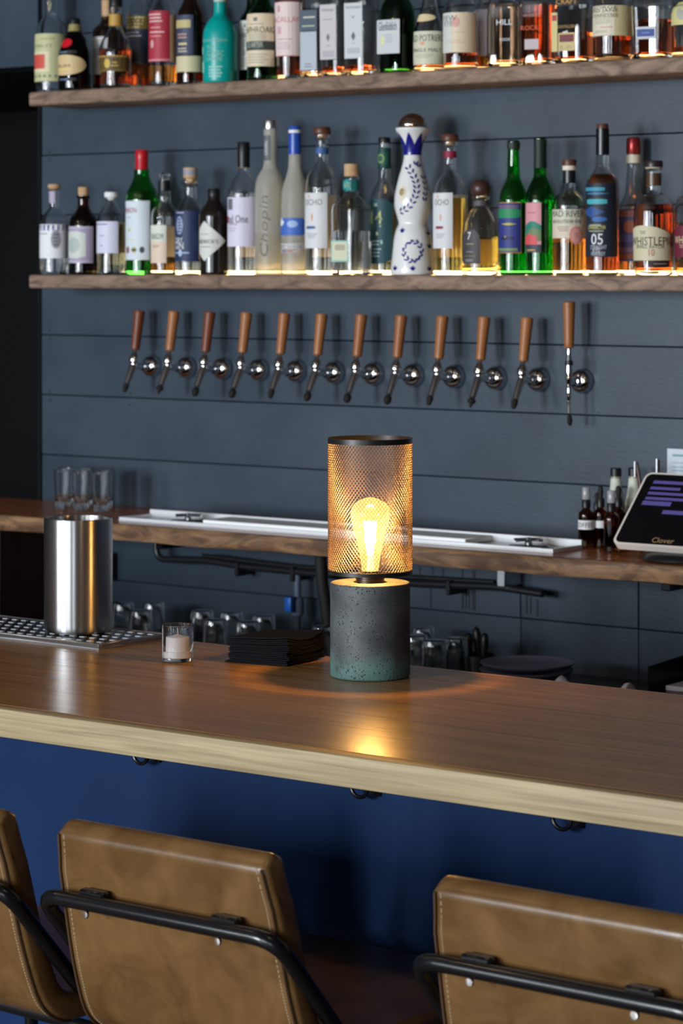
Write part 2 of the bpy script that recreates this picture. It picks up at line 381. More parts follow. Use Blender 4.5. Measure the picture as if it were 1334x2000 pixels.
# ------------------------------------------------------------------ table lamp on the bar
def concrete():
    m = bpy.data.materials.new('pitted_concrete'); m.use_nodes = True; nt = m.node_tree; b = nt.nodes['Principled BSDF']; N = nt.nodes.new; L = nt.links.new
    tc = N('ShaderNodeTexCoord'); nz = N('ShaderNodeTexNoise'); nz.inputs['Scale'].default_value = 22; nz.inputs['Detail'].default_value = 8
    L(tc.outputs['Object'], nz.inputs['Vector'])
    cr = N('ShaderNodeValToRGB'); cr.color_ramp.elements[0].position = .32; cr.color_ramp.elements[0].color = (.032, .040, .042, 1)
    cr.color_ramp.elements[1].position = .68; cr.color_ramp.elements[1].color = (.095, .110, .114, 1); L(nz.outputs['Fac'], cr.inputs['Fac'])
    # greenish mineral bloom with a ragged upper border near the foot
    sx = N('ShaderNodeSeparateXYZ'); L(tc.outputs['Object'], sx.inputs[0])
    n2 = N('ShaderNodeTexNoise'); n2.inputs['Scale'].default_value = 30; n2.inputs['Detail'].default_value = 6; L(tc.outputs['Object'], n2.inputs['Vector'])
    ma = N('ShaderNodeMath'); ma.operation = 'MULTIPLY_ADD'; L(n2.outputs['Fac'], ma.inputs[0]); ma.inputs[1].default_value = -.07; L(sx.outputs['Z'], ma.inputs[2])
    mr = N('ShaderNodeMapRange'); mr.inputs[1].default_value = -.022; mr.inputs[2].default_value = .006; mr.inputs[3].default_value = .8; mr.inputs[4].default_value = 0; L(ma.outputs[0], mr.inputs[0])
    mx = N('ShaderNodeMix'); mx.data_type = 'RGBA'; L(mr.outputs[0], mx.inputs[0]); L(cr.outputs[0], mx.inputs[6]); mx.inputs[7].default_value = (.085, .19, .165, 1)
    # pits: small voronoi cells, dark and sunk
    vo = N('ShaderNodeTexVoronoi'); vo.inputs['Scale'].default_value = 190; L(tc.outputs['Object'], vo.inputs['Vector'])
    v2 = N('ShaderNodeTexVoronoi'); v2.inputs['Scale'].default_value = 420; L(tc.outputs['Object'], v2.inputs['Vector'])
    n3 = N('ShaderNodeTexNoise'); n3.inputs['Scale'].default_value = 45; L(tc.outputs['Object'], n3.inputs['Vector'])
    def pit(vn, r):
        ad = N('ShaderNodeMath'); ad.operation = 'MULTIPLY_ADD'; L(n3.outputs['Fac'], ad.inputs[0]); ad.inputs[1].default_value = -.62; L(vn.outputs['Distance'], ad.inputs[2])
        q = N('ShaderNodeMapRange'); q.inputs[1].default_value = r - .06; q.inputs[2].default_value = r; L(ad.outputs[0], q.inputs[0]); return q
    a, c = pit(vo, -.10), pit(v2, -.12)
    mn = N('ShaderNodeMath'); mn.operation = 'MINIMUM'; L(a.outputs[0], mn.inputs[0]); L(c.outputs[0], mn.inputs[1])
    m2 = N('ShaderNodeMix'); m2.data_type = 'RGBA'; L(mn.outputs[0], m2.inputs[0]); m2.inputs[6].default_value = (.02, .024, .025, 1); L(mx.outputs[2], m2.inputs[7])
    L(m2.outputs[2], b.inputs['Base Color'])
    bp = N('ShaderNodeBump'); bp.inputs['Strength'].default_value = .7; bp.inputs['Distance'].default_value = .003
    ad = N('ShaderNodeMath'); ad.operation = 'MULTIPLY_ADD'; L(nz.outputs['Fac'], ad.inputs[0]); ad.inputs[1].default_value = .25; L(mn.outputs[0], ad.inputs[2])
    L(ad.outputs[0], bp.inputs['Height']); L(bp.outputs[0], b.inputs['Normal']); b.inputs['Roughness'].default_value = .6
    return m
S = 1202.0
lp = onZ(723, 1320.5, BT)
o = thing('table_lamp', 'glowing table lamp with wire mesh shade and pitted concrete base', 'lamp', (lp.x, lp.y, BT + .0005))
br, bh = 78 / S, .1525
obj('lamp_base', lathe([(0, 0), (br - .003, 0), (br - .0008, .0012), (br, .004), (br, bh - .003), (br - .0008, bh - .0008), (br - .003, bh), (0, bh)], 72), concrete(), o, ang=60)
pr_ = [(0.0225, bh)]
for k in range(4):
    z = bh + .0005 + k * .0034; pr_ += [(.0225, z), (.0238, z + .0008), (.0238, z + .0020), (.0225, z + .0028)]
pr_ += [(.0225, bh + .0145), (.0, bh + .0145)]
obj('threaded_collar', lathe([(0, bh + .0002)] + pr_, 40), M('dark_bronze', (.10, .075, .055), .35, 1.0), o)
SB, ST, SR = .1665, .3865, 82 / S
WIRE = M('dark_bronze_wire', (.20, .14, .09), .45, .5)
BLK = M('gunmetal_ring', (.030, .028, .028), .35, .6)
sh = bpy.data.objects.new('lamp_shade', None); 
def ring_band(r, z0, z1, t=.0012, n=72): return lathe([(r - t, z0), (r, z0), (r, z1), (r - t, z1)], n, closed=True)
shade = obj('shade_ring', ring_band(SR + .0006, ST - .0085, ST), BLK, o)
obj('shade_ring', ring_band(SR + .0006, SB, SB + .0065), BLK, o)
# mesh of crossing strands
NA, NR = 74, 28
z0, z1 = SB + .003, ST - .004
V, Fc = [], []
def strand_seg(p, q, hw=.00030, ht=.00040):
    p, q = Vector(p), Vector(q); t = (q - p).normalized(); mid = (p + q) / 2; nrm = Vector((mid.x, mid.y, 0)).normalized(); sd = t.cross(nrm).normalized()
    o_ = len(V)
    for e_ in (p - t * .0002, q + t * .0002):
        for a_, b_ in ((-1, -1), (1, -1), (1, 1), (-1, 1)): V.append(tuple(e_ + sd * hw * a_ + nrm * ht * b_))
    for k in range(4): Fc.append((o_ + k, o_ + (k + 1) % 4, o_ + 4 + (k + 1) % 4, o_ + 4 + k))
dz = (z1 - z0) / (2 * NR)
for j in range(2 * NR):
    for i in range(NA):
        a0 = 2 * PI * (i + .5 * (j % 2)) / NA
        p = (SR * math.cos(a0), SR * math.sin(a0), z0 + j * dz)
        for sg in (-1, 1):
            a1 = a0 + sg * PI / NA; q = (SR * math.cos(a1), SR * math.sin(a1), z0 + (j + 1) * dz); strand_seg(p, q)
obj('wire_mesh', (V, Fc), WIRE, o, smooth=False, kind='stuff')
bpy.data.objects.remove(sh)
# spider that carries the shade
obj('shade_spider', join(*[tube([(.020 * math.cos(a), .020 * math.sin(a), SB + .002), ((SR - .0008) * math.cos(a), (SR - .0008) * math.sin(a), SB + .003)], .0016, 8) for a in (.5, .5 + 2 * PI / 3, .5 + 4 * PI / 3)]), BLK, o)
obj('socket', lathe([(0, bh + .0147), (.0195, bh + .0147), (.0205, bh + .018), (.0205, .1695), (.018, .1708), (0, .1708)], 32), BLACKM, o)
def bulbmat():
    m = bpy.data.materials.new('amber_bulb_glass'); m.use_nodes = True; nt = m.node_tree; N = nt.nodes.new; L = nt.links.new
    nt.nodes.remove(nt.nodes['Principled BSDF']); out = nt.nodes['Material Output']
    tr = N('ShaderNodeBsdfTransparent'); tr.inputs[0].default_value = (1, .86, .55, 1)
    em = N('ShaderNodeEmission'); em.inputs[0].default_value = (1, .60, .20, 1); em.inputs[1].default_value = .95
    gl = N('ShaderNodeBsdfGlossy'); gl.inputs['Roughness'].default_value = .03; gl.inputs[0].default_value = (1, .95, .85, 1)
    a = N('ShaderNodeAddShader'); L(tr.outputs[0], a.inputs[0]); L(em.outputs[0], a.inputs[1])
    mx = N('ShaderNodeMixShader'); mx.inputs[0].default_value = .05; L(a.outputs[0], mx.inputs[1]); L(gl.outputs[0], mx.inputs[2]); L(mx.outputs[0], out.inputs[0])
    return m
bz = .171
bprof = [(0.0135, 0), (.0145, .008), (.0170, .024), (.0215, .044), (.0270, .062), (.0312, .076), (.0322, .085), (.0310, .093), (.0262, .1005), (.0170, .1065), (.006, .110), (0, .1105)]
bulb = obj('light_bulb', lathe([(0, 0)] + [(r, z * 1.075) for r, z in chaikin(bprof, 1)], 40), bulbmat(), o, loc=(0, 0, bz))
HOT = M('hot_filament', (1, .8, .5), .5, emit=(1.0, .78, .40), estr=55)
gs = []
for k in range(6):
    a = 2 * PI * k / 6 + .2
    gs.append(tube([(.0045 * math.cos(a), .0045 * math.sin(a), .026), (.0098 * math.cos(a + .3), .0098 * math.sin(a + .3), .080)], .00125, 6))
obj('filament', join(*gs), HOT, bulb, label='white hot filament strands')
obj('glass_stem', lathe([(0, .001), (.006, .001), (.0045, .018), (.003, .030), (.0015, .082), (0, .083)], 12), M('stem_glow', (1, .8, .5), .3, emit=(1, .7, .3), estr=2.2), bulb)
ld = bpy.data.lights.new('bulb_light', 'POINT'); ld.energy = 9.5; ld.color = (1.0, .54, .19); ld.shadow_soft_size = .012
lo = bpy.data.objects.new('bulb_light', ld); COL.objects.link(lo); lo.parent = o; lo.location = (0, 0, bz + .056)

# ------------------------------------------------------------------ drip rail, wine chiller, candle, napkins
TZ = BT + .010
tc_ = onZ(193, 1258, TZ); ty0 = tc_.y; ty1 = 3.700
o = thing('drip_tray', 'dark steel drip tray with rows of bright slots at the back edge of the bar', 'tray', (tc_.x, ty0, BT + .0004))
TL, TW = .62, ty1 - ty0
obj('pan', lim(-TL, 0, 0, TW, 0, .0015), SATIN, o, smooth=False)
obj('rim', join(bevbox(-TL, 0, 0, .006, .0015, .010, .0015, 1), bevbox(-TL, 0, TW - .006, TW, .0015, .010, .0015, 1), bevbox(-.006, 0, .006, TW - .006, .0015, .010, .0015, 1), bevbox(-TL, -TL + .006, .006, TW - .006, .0015, .010, .0015, 1)), STEEL, o)
V, Fc = [], []; SL = []
nx, ny = 25, 5; cw, chh = (TL - .014) / nx, (TW - .014) / ny
for i in range(nx):
    for j in range(ny):
        x0_, y0_ = -TL + .007 + i * cw, .007 + j * chh; b0 = len(V); solid = True
        hx, hy = cw * .62, chh * .24
        O = [(x0_, y0_), (x0_ + cw, y0_), (x0_ + cw, y0_ + chh), (x0_, y0_ + chh)]
        if solid:
            V += [(x, y, .0085) for x, y in O]; Fc.append((b0, b0 + 1, b0 + 2, b0 + 3))
            SL.append(bevbox(x0_ + cw / 2 - .0062, x0_ + cw / 2 + .0062, y0_ + chh / 2 - .0034, y0_ + chh / 2 + .0034, .0084, .0094, .0004, 1))
        else:
            mx_, my_ = x0_ + cw / 2, y0_ + chh / 2; a_, b_ = cw * .40, chh * .25
            I = [(mx_ - a_, my_ - b_), (mx_ + a_, my_ - b_), (mx_ + a_, my_ + b_), (mx_ - a_, my_ + b_)]
            V += [(x, y, .0085) for x, y in O + I]
            for k in range(4): Fc.append((b0 + k, b0 + (k + 1) % 4, b0 + 4 + (k + 1) % 4, b0 + 4 + k))
obj('tray_plate', (V, Fc), M('dark_steel', (.13, .135, .14), .22, 1.0), o, smooth=False)
obj('slots', join(*SL), M('slot_reflection_paint', (.62, .66, .74), .5), o, smooth=False, kind='stuff')  # raised pale pads; their colour paints in the bright reflections of the slots
S2 = pxm(153, 3.62)
cp = onZ(153, 1232.5, BT + .0105)
cp.y = min(cp.y, ty1 - .03)
o = thing('wine_chiller', 'tall brushed steel wine chiller standing on the drip tray', 'wine cooler', (cp.x, cp.y, BT + .0105))
cr_ = 67 / (F / (cp.y / ray(153, 0)[1])); chh_ = .204
obj('outer_wall', lathe([(0, 0), (cr_ - .008, 0), (cr_ - .003, .002), (cr_ - .001, .006), (cr_, .012), (cr_, chh_ - .003), (cr_ - .0008, chh_ - .0006), (cr_ - .0025, chh_), (cr_ - .004, chh_ - .001), (cr_ - .0045, chh_ - .006), (cr_ - .0048, .014), (0, .014)], 96), STEEL, o, ang=50)
cn = onZ(347, 1291, BT); Sc = 1157.0
o = thing('votive_candle', 'white pillar candle in a small clear glass on the bar', 'candle', (cn.x, cn.y, BT + .0005))
gr_ = 31 / Sc; gh = 71 / Sc
obj('glass_cup', lathe([(0, .0003), (gr_ - .003, 0), (gr_ - .0008, .001), (gr_, .003), (gr_, gh - .001), (gr_ - .001, gh), (gr_ - .002, gh - .001), (gr_ - .0022, .007), (gr_ - .004, .006), (0, .006)], 48), CLEAR, o)
WAX = M('white_wax', (.80, .74, .72), .45); MATS['white_wax'].node_tree.nodes['Principled BSDF'].inputs['Subsurface Weight'].default_value = .3
MATS['white_wax'].node_tree.nodes['Principled BSDF'].inputs['Subsurface Radius'].default_value = (.01, .006, .004)
wx_ = obj('wax', lathe([(0, .0064), (gr_ - .0028, .0064), (gr_ - .0028, .0165), (.0200, .0172), (.0198, .040), (.0185, .0415), (.010, .0425), (.003, .0450), (0, .0455)], 40), WAX, o)
obj('wick', tube([(0, 0, .0450), (.0004, 0, .050), (-.0012, .0004, .055)], .0007, 6), WHITE, o)
# napkins, one by one
nc = Vector((-2.962, 3.607, BT))
NAP = M('black_napkin_paper', (.004, .004, .0055), .8, bump=((300, 300, 300), .1), spec=.15)
def napkin_geo(w, th, amp, seed):
    rnd = random.Random(seed); n_ = 8; Vt, Vb = [], []
    for i in range(n_ + 1):
        for j in range(n_ + 1):
            x, y = (i / n_ - .5) * w, (j / n_ - .5) * w
            e_ = rnd.uniform(-.0012, .0012) if i in (0, n_) or j in (0, n_) else 0
            wob = amp * (.010 * (x / w + .5) ** 1.5 * (4 * (y / w) ** 2 - .15) - .002 * math.sin(7 * x / w) * 0.3)
            Vb.append((x + e_, y + e_, wob)); Vt.append((x + e_, y + e_, wob + th))
    m_ = n_ + 1; k_ = m_ * m_; F_ = []
    for i in range(n_):
        for j in range(n_):
            a, b, c, d = i * m_ + j, (i + 1) * m_ + j, (i + 1) * m_ + j + 1, i * m_ + j + 1
            F_ += [(a + k_, b + k_, c + k_, d + k_), (d, c, b, a)]
    for t in range(n_):
        for p, q in ((t * m_, (t + 1) * m_), ((t + 1) * m_ + n_, t * m_ + n_), (t + 1, t), (n_ * m_ + t, n_ * m_ + t + 1)):
            F_.append((p, q, q + k_, p + k_))
    return Vb + Vt, F_
NN = 15; hh = .0028
for k in range(NN):
    rz = math.radians(7) + random.uniform(-.03, .03)
    lab = 'black paper napkin inside the stack between candle and lamp'
    dx, dy = random.uniform(-.0018, .0018), random.uniform(-.0018, .0018)
    if k == 0: lab = 'bottom black paper napkin of the stack, its corner sticking out'; dx, dy, rz = -.012, .0, math.radians(12)
    if k == NN - 1: lab = 'topmost black paper napkin of the stack beside the lamp'; rz = math.radians(7); dx = dy = .0005
    b = obj('paper_napkin', napkin_geo(.117, hh * .74, k / NN, k), NAP, None, loc=(nc.x + dx, nc.y + dy, BT + .0006 + k * hh + (.0008 if k == NN - 1 else 0)), rot=(0, 0, rz), ang=30)
    tag(b, lab, 'napkin', 'stack of black napkins on the bar')

# ------------------------------------------------------------------ beer taps
TAPW = [M('tap_wood_%d' % i, c, .38, var=((30, 30, 5), d, .3, .7)) for i, (c, d) in enumerate((((.15, .036, .014), (.20, .055, .022)), ((.30, .105, .030), (.38, .15, .048))))]
PLUG = M('black_faucet_brush', (.008, .006, .004), .8)
HANDLE = chaikin([(.0, 0), (.0100, 0), (.0109, .002), (.0118, .04), (.0138, .090), (.0142, .0955), (.0128, .098), (0, .098)], 1)
def along_y(g): return move(g, rx=PI / 2)      # +z of the lathe points out of the wall (-y)
flange = mesh(along_y(lathe(chaikin([(0, .0002), (.0285, .0002), (.0282, .007), (.0245, .018), (.015, .0245), (.008, .0255), (0, .022)], 2), 32)), 'flange')
shank = mesh(along_y(join(lathe([(.0075, .0205), (.0075, .072)], 20), lathe(chaikin([(.0078, .030), (.0118, .031), (.0118, .041), (.0078, .042)], 1), 24))), 'shank')
tip = (0, -.100, -.043)
body = mesh(join(move(lathe(chaikin([(0, -.004), (.0075, -.004), (.0085, .004), (.0080, .010), (.0115, .010), (.0128, .014), (.0128, .024), (.010, .0275), (.0095, .031), (.0062, .033), (.0045, .044), (0, .044)], 1), 24), (0, -.0735, 0), rx=-math.radians(8))), 'tap_body')
spout = mesh(tube([(0, -.0745, .002), (0, -.083, -.012), (0, -.0915, -.028), (0, -.0985, -.0415)], [.0092, .0088, .0076, .0068], 16), 'spout')
hmesh = [mesh(lathe(HANDLE, 24), 'tap_handle') for _ in range(2)]
plugs = [mesh(lathe(chaikin(p, 1), 12), 'tap_plug') for p in ([(0, 0), (.0062, 0), (.0062, -.004), (.0045, -.014), (.003, -.017), (0, -.017)], [(0, 0), (.0045, 0), (.0085, -.004), (.0070, -.008), (.0030, -.011), (.0025, -.018), (0, -.018)], [(0, 0), (.004, 0), (.0075, -.006), (.0072, -.013), (.004, -.019), (0, -.020)])]
tones = [0, 1, 0, 1, 1, 1, 1, 1, 1, 1, 1]
ORD = ['first', 'second', 'third', 'fourth', 'fifth', 'sixth', 'seventh', 'eighth', 'ninth', 'tenth', 'eleventh']
for i in range(11):
    x = -4.627 + i * .1161; z = 1.4905 - i * .00055
    o = thing('beer_tap', '%s beer tap from the left, chrome with %s wooden handle' % (ORD[i], 'dark reddish' if tones[i] == 0 else 'light brown'), 'beer tap', (x, WALL_Y - .0015, z), random.uniform(-.03, .03), 'row of beer taps')
    obj('flange', flange, CHROME, o); obj('shank', shank, CHROME, o); obj('tap_body', body, CHROME, o)
    obj('spout', spout, M('worn_spout_steel', (.45, .42, .42), .28, 1.0), o)
    obj('plug', plugs[[0, 1, 2, 2, 0, 2, 2, 2, 0, 1, 0][i]], PLUG, o, loc=tip, rot=(math.radians(-22), 0, 0)).scale = (1.25, 1.25, 1.15)
    obj('tap_handle', hmesh[tones[i]], TAPW[tones[i]], o, loc=(0, -.0668, .042), rot=(math.radians(-9.5), 0, 0))
x = -4.627 + 11 * .1161
o = thing('stout_tap', 'tall slim stout tap at the right end of the tap row', 'beer tap', (x, WALL_Y - .0015, 1.4845), 0, 'row of beer taps')
obj('flange', flange, CHROME, o); obj('shank', mesh(along_y(join(lathe([(.0075, .0205), (.0075, .056)], 20), lathe(chaikin([(.0078, .026), (.0118, .027), (.0118, .037), (.0078, .038)], 1), 24)))), CHROME, o)
obj('tap_body', lathe(chaikin([(0, -.072), (.0030, -.072), (.0042, -.036), (.0050, -.034), (.0055, -.020), (.0048, -.017), (.0060, -.001), (.0075, .003), (.0078, .034), (.0078, .036)], 1) + [(0, .036)], 24), CHROME, o, loc=(0, -.057, 0))
obj('collar', lathe([(0, .0362), (.0088, .0362), (.0088, .0455), (0, .0455)], 24), BLACK, o, loc=(0, -.057, 0))
obj('neck', lathe(chaikin([(0, .0457), (.0078, .0457), (.0072, .050), (.0052, .062), (.0055, .070), (.005, .074), (0, .074)], 1), 24), CHROME, o, loc=(0, -.057, 0))
obj('tap_handle', hmesh[1], TAPW[1], o, loc=(0, -.057, .0742), rot=(0, 0, 1)).scale = (1, 1, 1.04)
obj('plug', plugs[2], PLUG, o, loc=(0.001, -.057, -.0725), rot=(.1, 0, 0)).scale = (.8, .8, 1.25)

# ------------------------------------------------------------------ bottles
def interp(prof):
    ps = sorted(prof, key=lambda p: p[1])
    def R(z):
        if z <= ps[0][1]: return ps[0][0]
        for (r0, a), (r1, b) in zip(ps[:-1], ps[1:]):
            if a <= z <= b: return r0 if b - a < 1e-9 else r0 + (r1 - r0) * (z - a) / (b - a)
        return ps[-1][0]
    return R
def shape_cols(shape, n):
    """column-wise outline: t in [-1,1] -> (bottom, top) in [-1,1]"""
    out = []
    for k in range(n + 1):
        t = -1 + 2 * k / n
        if shape == 'oval': h = math.sqrt(max(0, 1 - t * t)); out.append((t, -h, h))
        elif shape == 'diamond': h = 1 - abs(t); out.append((t, -h, h))
        elif shape == 'arch': h = math.sqrt(max(0, 1 - t * t)); out.append((t, -1, -.1 + 1.1 * h if False else .35 + .65 * h))
        elif shape == 'hill': out.append((t, -1, .55 + .45 * math.cos(t * PI / 2)))
        elif shape == 'cut': q = max(0, abs(t) - .35) / .65; out.append((t, -1 + .14 * q, 1 - .16 * q))
        elif shape == 'tagbox': q = max(0, abs(t) - .7) / .3; out.append((t, -1 + .3 * q, 1 - .3 * q))
        elif shape == 'crown': z = abs(((k * 6 / n) % 2) - 1); out.append((t, -1, -.1 + 1.1 * z))
        else: out.append((t, -1, 1))
    return out
class Surf:
    """the surface a label lies on: round (radius R(z)) or the flat front of a square bottle"""
    def __init__(s, R, flat=None, a0=0.0): s.R, s.flat, s.a0 = R, flat, a0
    def at(s, a, z, lift):                    # a = arc length from the middle of the label
        if s.flat is not None:
            return (a, -(s.R(z) * s.flat) - lift, z)
        r = s.R(z); t = a / max(r, 1e-4) + s.a0; return ((r + lift) * math.sin(t), -(r + lift) * math.cos(t), z)
    def patch(s, a0, a1, z0, z1, lift, shape='rect', n=14, rows=1):
        rows = max(rows, int((z1 - z0) / .011)); V, Fc = [], []; ac, ah, zc, zh = (a0 + a1) / 2, (a1 - a0) / 2, (z0 + z1) / 2, (z1 - z0) / 2
        if shape == 'crown': n = 24
        cols = shape_cols(shape, n)
        for t, b, u in cols:
            for j in range(rows + 1):
                V.append(s.at(ac + t * ah, zc + zh * (b + (u - b) * j / rows), lift))
        m = rows + 1
        for k in range(n):
            for j in range(rows): Fc.append((k * m + j, (k + 1) * m + j, (k + 1) * m + j + 1, k * m + j + 1))
        return V, Fc
    def text(s, txt, ac, zc, w, lift, h=None, rot=0, shear=0.0):
        T, Fc, tw, th = text_geo(txt); sx = w / tw; sy = (h / th) if h else sx
        V = []
        for x, y in T:
            x, y = x * sx, y * sy
            x += y * shear
            if rot: x, y = x * math.cos(rot) - y * math.sin(rot), x * math.sin(rot) + y * math.cos(rot)
            V.append(s.at(ac + x, zc + y, lift))
        return V, Fc
def bottle(name, label, u, vb, prof, glass, z, Y=5.045, liquid=None, cap=None, bands=(), labels=(), sec=None, asp=1.0, cat='bottle', group=None, rz=0.0, solid=False, nseg=36, smooth=2, thick=.0026, a0=0.0, back=None):
    k = F / (Y / ray(u, 0)[1])                # px per metre here
    p = onY(u, HV, Y)
    o = thing(name, label, cat, (p.x, Y, z + .0006), rz, group)
    phi_c = math.atan2(-p.x, Y) - rz          # where the camera stands, seen from the bottle
    hz = lambda v: (vb - v) / k
    pr = [(hw / k, hz(v)) for hw, v in prof]
    top = pr[-1][1]; r0 = pr[0][0]
    outer = [(0, .0015), (r0 * .80, 0), (r0 * .95, 0.0006), (r0, .005)] + [(q.x, q.y) for q in bend([(a_, b_, 0) for a_, b_ in [(r0, .006)] + pr[1:]], .0105, 4)]
    fn = sec_circle if not sec else sec_box(sec, asp)
    if solid:
        g = lathe(outer + [(0, top)], nseg, fn)
    else:
        t, tb = thick, .009
        inner = [(max(r - t, .003), zz) for r, zz in outer if zz > tb + .002]
        prof2 = outer + [(outer[-1][0] - t * .5, top + .0006)] + list(reversed(inner)) + [(r0 - t - .001, tb + .0008), (r0 - t - .006, tb), (0, tb)]
        g = lathe(prof2, nseg, fn)
    obj('glass_body' if not solid else 'body', g, glass, o, ang=50)
    if liquid:
        lv, lm = liquid; lz = hz(lv); tt = thick + .0005; tb = .0096
        Rf = interp(outer); zs = [tb + .001] + [q[1] for q in outer if tb + .003 < q[1] < lz - .001] + [lz]
        lp_ = [(0, tb), (r0 - tt - .006, tb)] + [(max(Rf(q) - tt, .002), q) for q in zs] + [(0, lz)]
        obj('liquid', lathe(lp_, nseg, fn), lm, o, ang=50)
    Rf = interp(outer)
    if cap:
        if isinstance(cap, tuple): cap = [cap]
        for cprof, cm in cap:
            cp_ = [(h / k, hz(v)) for h, v in cprof]
            obj('cap', lathe([(0, cp_[0][1] + .0008)] + [(r, q + .0008) for r, q in cp_] + [(0, cp_[-1][1] + .0008)], 28), cm, o)
    for v0, v1, bm_ in bands:                 # paper or foil wrapped right round
        za, zb = hz(v1), hz(v0); ns = 6
        bp = [(Rf(za + (zb - za) * j / ns) + .0006, za + (zb - za) * j / ns) for j in range(ns + 1)]
        obj('neck_band', lathe([(bp[0][0] - .0004, za)] + bp + [(bp[-1][0] - .0004, zb)] + [(r - .0004, q) for r, q in reversed(bp)][1:-1], 28, closed=True), bm_, o)
    sf = Surf(Rf, asp if sec else None, a0)
    if back:                                  # label on the far side, seen through the glass
        zb0, zb1 = hz(back[1]), hz(back[0]); sb = Surf(Rf, None, PI); q = .95 * Rf((zb0 + zb1) / 2)
        if not sec: obj('back_label', sb.patch(-q, q, zb0, zb1, .0007, 'rect', 14), BACKP, o)
    for lb in labels:
        za, zb = hz(lb['v1']), hz(lb['v0']); hw = lb.get('hw', None)
        Rm = Rf((za + zb) / 2)
        if 'xl' in lb:                        # explicit left/right columns
            A = [(phi_c + math.asin(max(-1, min(1, (x - u) / (Rm * k))))) * Rm for x in (lb['xl'], lb['xr'])]
        elif sec:
            q = lb.get('w', .86) * Rm; A = [-q, q]
        else:
            q = (phi_c + math.asin(max(-.97, min(.97, (lb['xr'] - u) / (Rm * k))))) * Rm; A = [-q, q]
        lm = lb['m']; rows = lb.get('rows', 1)
        L = obj('label', sf.patch(A[0], A[1], za, zb, .0008, lb.get('shape', 'rect'), 22, rows), lm, o)
        ac, ah, zc, zh = (A[0] + A[1]) / 2, (A[1] - A[0]) / 2, (za + zb) / 2, (zb - za) / 2
        by = {}
        for art in lb.get('art', ()):         # (kind, x, y, w, h, material, extra) in label units of -1..1
            kd, x, y, w_, h_, mt = art[:6]
            cxx, cyy = ac + x * ah, zc + y * zh
            lf = .0014 if kd == 'text' else .0011
            lf += .0003 * (art[7] if len(art) > 7 else 0)
            if kd == 'text': g = sf.text(art[6], cxx, cyy, w_ * ah * 2, lf, h_ * zh * 2 if h_ else None)
            elif kd == 'lines':
                g = join(*[sf.patch(cxx - w_ * ah * random.uniform(.6, 1), cxx + w_ * ah * random.uniform(.6, 1), cyy + h_ * zh * (1 - 2 * (q + .5) / art[6]) - h_ * zh * .4 / art[6], cyy + h_ * zh * (1 - 2 * (q + .5) / art[6]) + h_ * zh * .4 / art[6], .0012, 'rect', 6) for q in range(art[6])])
            else: g = sf.patch(cxx - w_ * ah, cxx + w_ * ah, cyy - h_ * zh, cyy + h_ * zh, lf, kd, 12)
            by.setdefault((mt.name, 'lettering' if kd == 'text' else 'print'), []).append((g, mt))
        for (nm, kd), gl in by.items():
            obj(kd, join(*[q[0] for q in gl]), gl[0][1], L, smooth=False)
    o['_k'] = k
    del o['_k']
    return o, sf, hz, k, phi_c
T = lambda s, x, y, w, h, m=INK: ('text', x, y, w, h, m, s)
LN = lambda x, y, w, h, n, m=INK: ('lines', x, y, w, h, m, n)
GREY, VIOLET, LILAC, NAVY, TEALP, RED = P(120, 120, 124), P(70, 66, 140), P(176, 168, 190), P(34, 48, 86), P(30, 140, 140), P(178, 40, 44)
LZ = LS1
GL = 'bottles on the lower wall shelf'
def low(name, label, u, prof, glass, **k):
    k.setdefault('Y', 5.045)
    return bottle(name, label, u, 534.5, prof, glass, LZ, group=GL, **k)
low('gin_bottle', 'clear bottle with violet-banded white label, leftmost on the lower shelf', 106, [(28, 534), (28, 440), (26, 424), (15, 412), (9.5, 406), (9.5, 372), (11, 366)], CLEAR, back=(440, 500), liquid=(470, WATERL),
    cap=([(8, 370), (12, 366), (12.8, 361), (11.5, 359)], CORK), labels=[dict(v0=437, v1=503, xr=140, m=WHITE, art=[('rect', 0, .80, 1, .16, VIOLET), LN(-.1, .45, .3, .06, 1, GREY), ('oval', .42, .12, .17, .55, P(150, 150, 156)), LN(.42, .1, .10, .4, 4, P(84, 84, 90)), LN(0, -.85, .9, .04, 1, LILAC)]), dict(v0=372, v1=395, xr=108, m=LILAC)])
low('gin_bottle', 'small dark brown bottle with lilac ornamental label and cork', 163, [(28, 534), (28, 436), (26, 424), (15, 411), (11, 402), (11, 386), (13.5, 384), (13.5, 381)], BROWNG, liquid=(440, M('dark_spirit', (.10, .04, .02), 0, trans=1.0, ior=1.34)),
    cap=([(9, 382), (10.2, 378), (10.8, 366), (10, 364.5)], CORK), labels=[dict(v0=441, v1=512, xr=181.5, m=P(196, 186, 204), art=[('rect', 0, 0, .93, .90, P(168, 156, 182)), ('cut', 0, 0, .62, .74, P(206, 212, 204), None, 1), ('oval', 0, -.02, .34, .42, P(176, 188, 184), None, 2), LN(0, 0, .2, .25, 4, P(110, 116, 118))])])
low('spirit_bottle', 'squat clear bottle with white stopper and plain lilac-white label', 217, [(27.5, 533), (27.5, 430), (26, 420), (13, 399), (9, 392), (9, 388)], CLEAR, back=(432, 515), liquid=(436, PALEL),
    cap=([(6, 390), (8, 386), (13, 384), (13.5, 376), (12, 374)], WHITE), labels=[dict(v0=431, v1=493, xr=230.5, m=P(214, 214, 234), art=[LN(0, .82, .62, .08, 1, P(92, 92, 130)), LN(0, .1, .2, .05, 1, GREY), ('oval', 0, -.52, .06, .05, TEALP)])])
MED = [('oval', -.25, -.66, .13, .12, P(140, 70, 74)), ('oval', .18, -.66, .13, .11, P(176, 168, 90)), ('oval', .6, -.66, .13, .11, P(64, 74, 80)), ('rect', .18, -.66, .13, .035, INK, None, 2)]
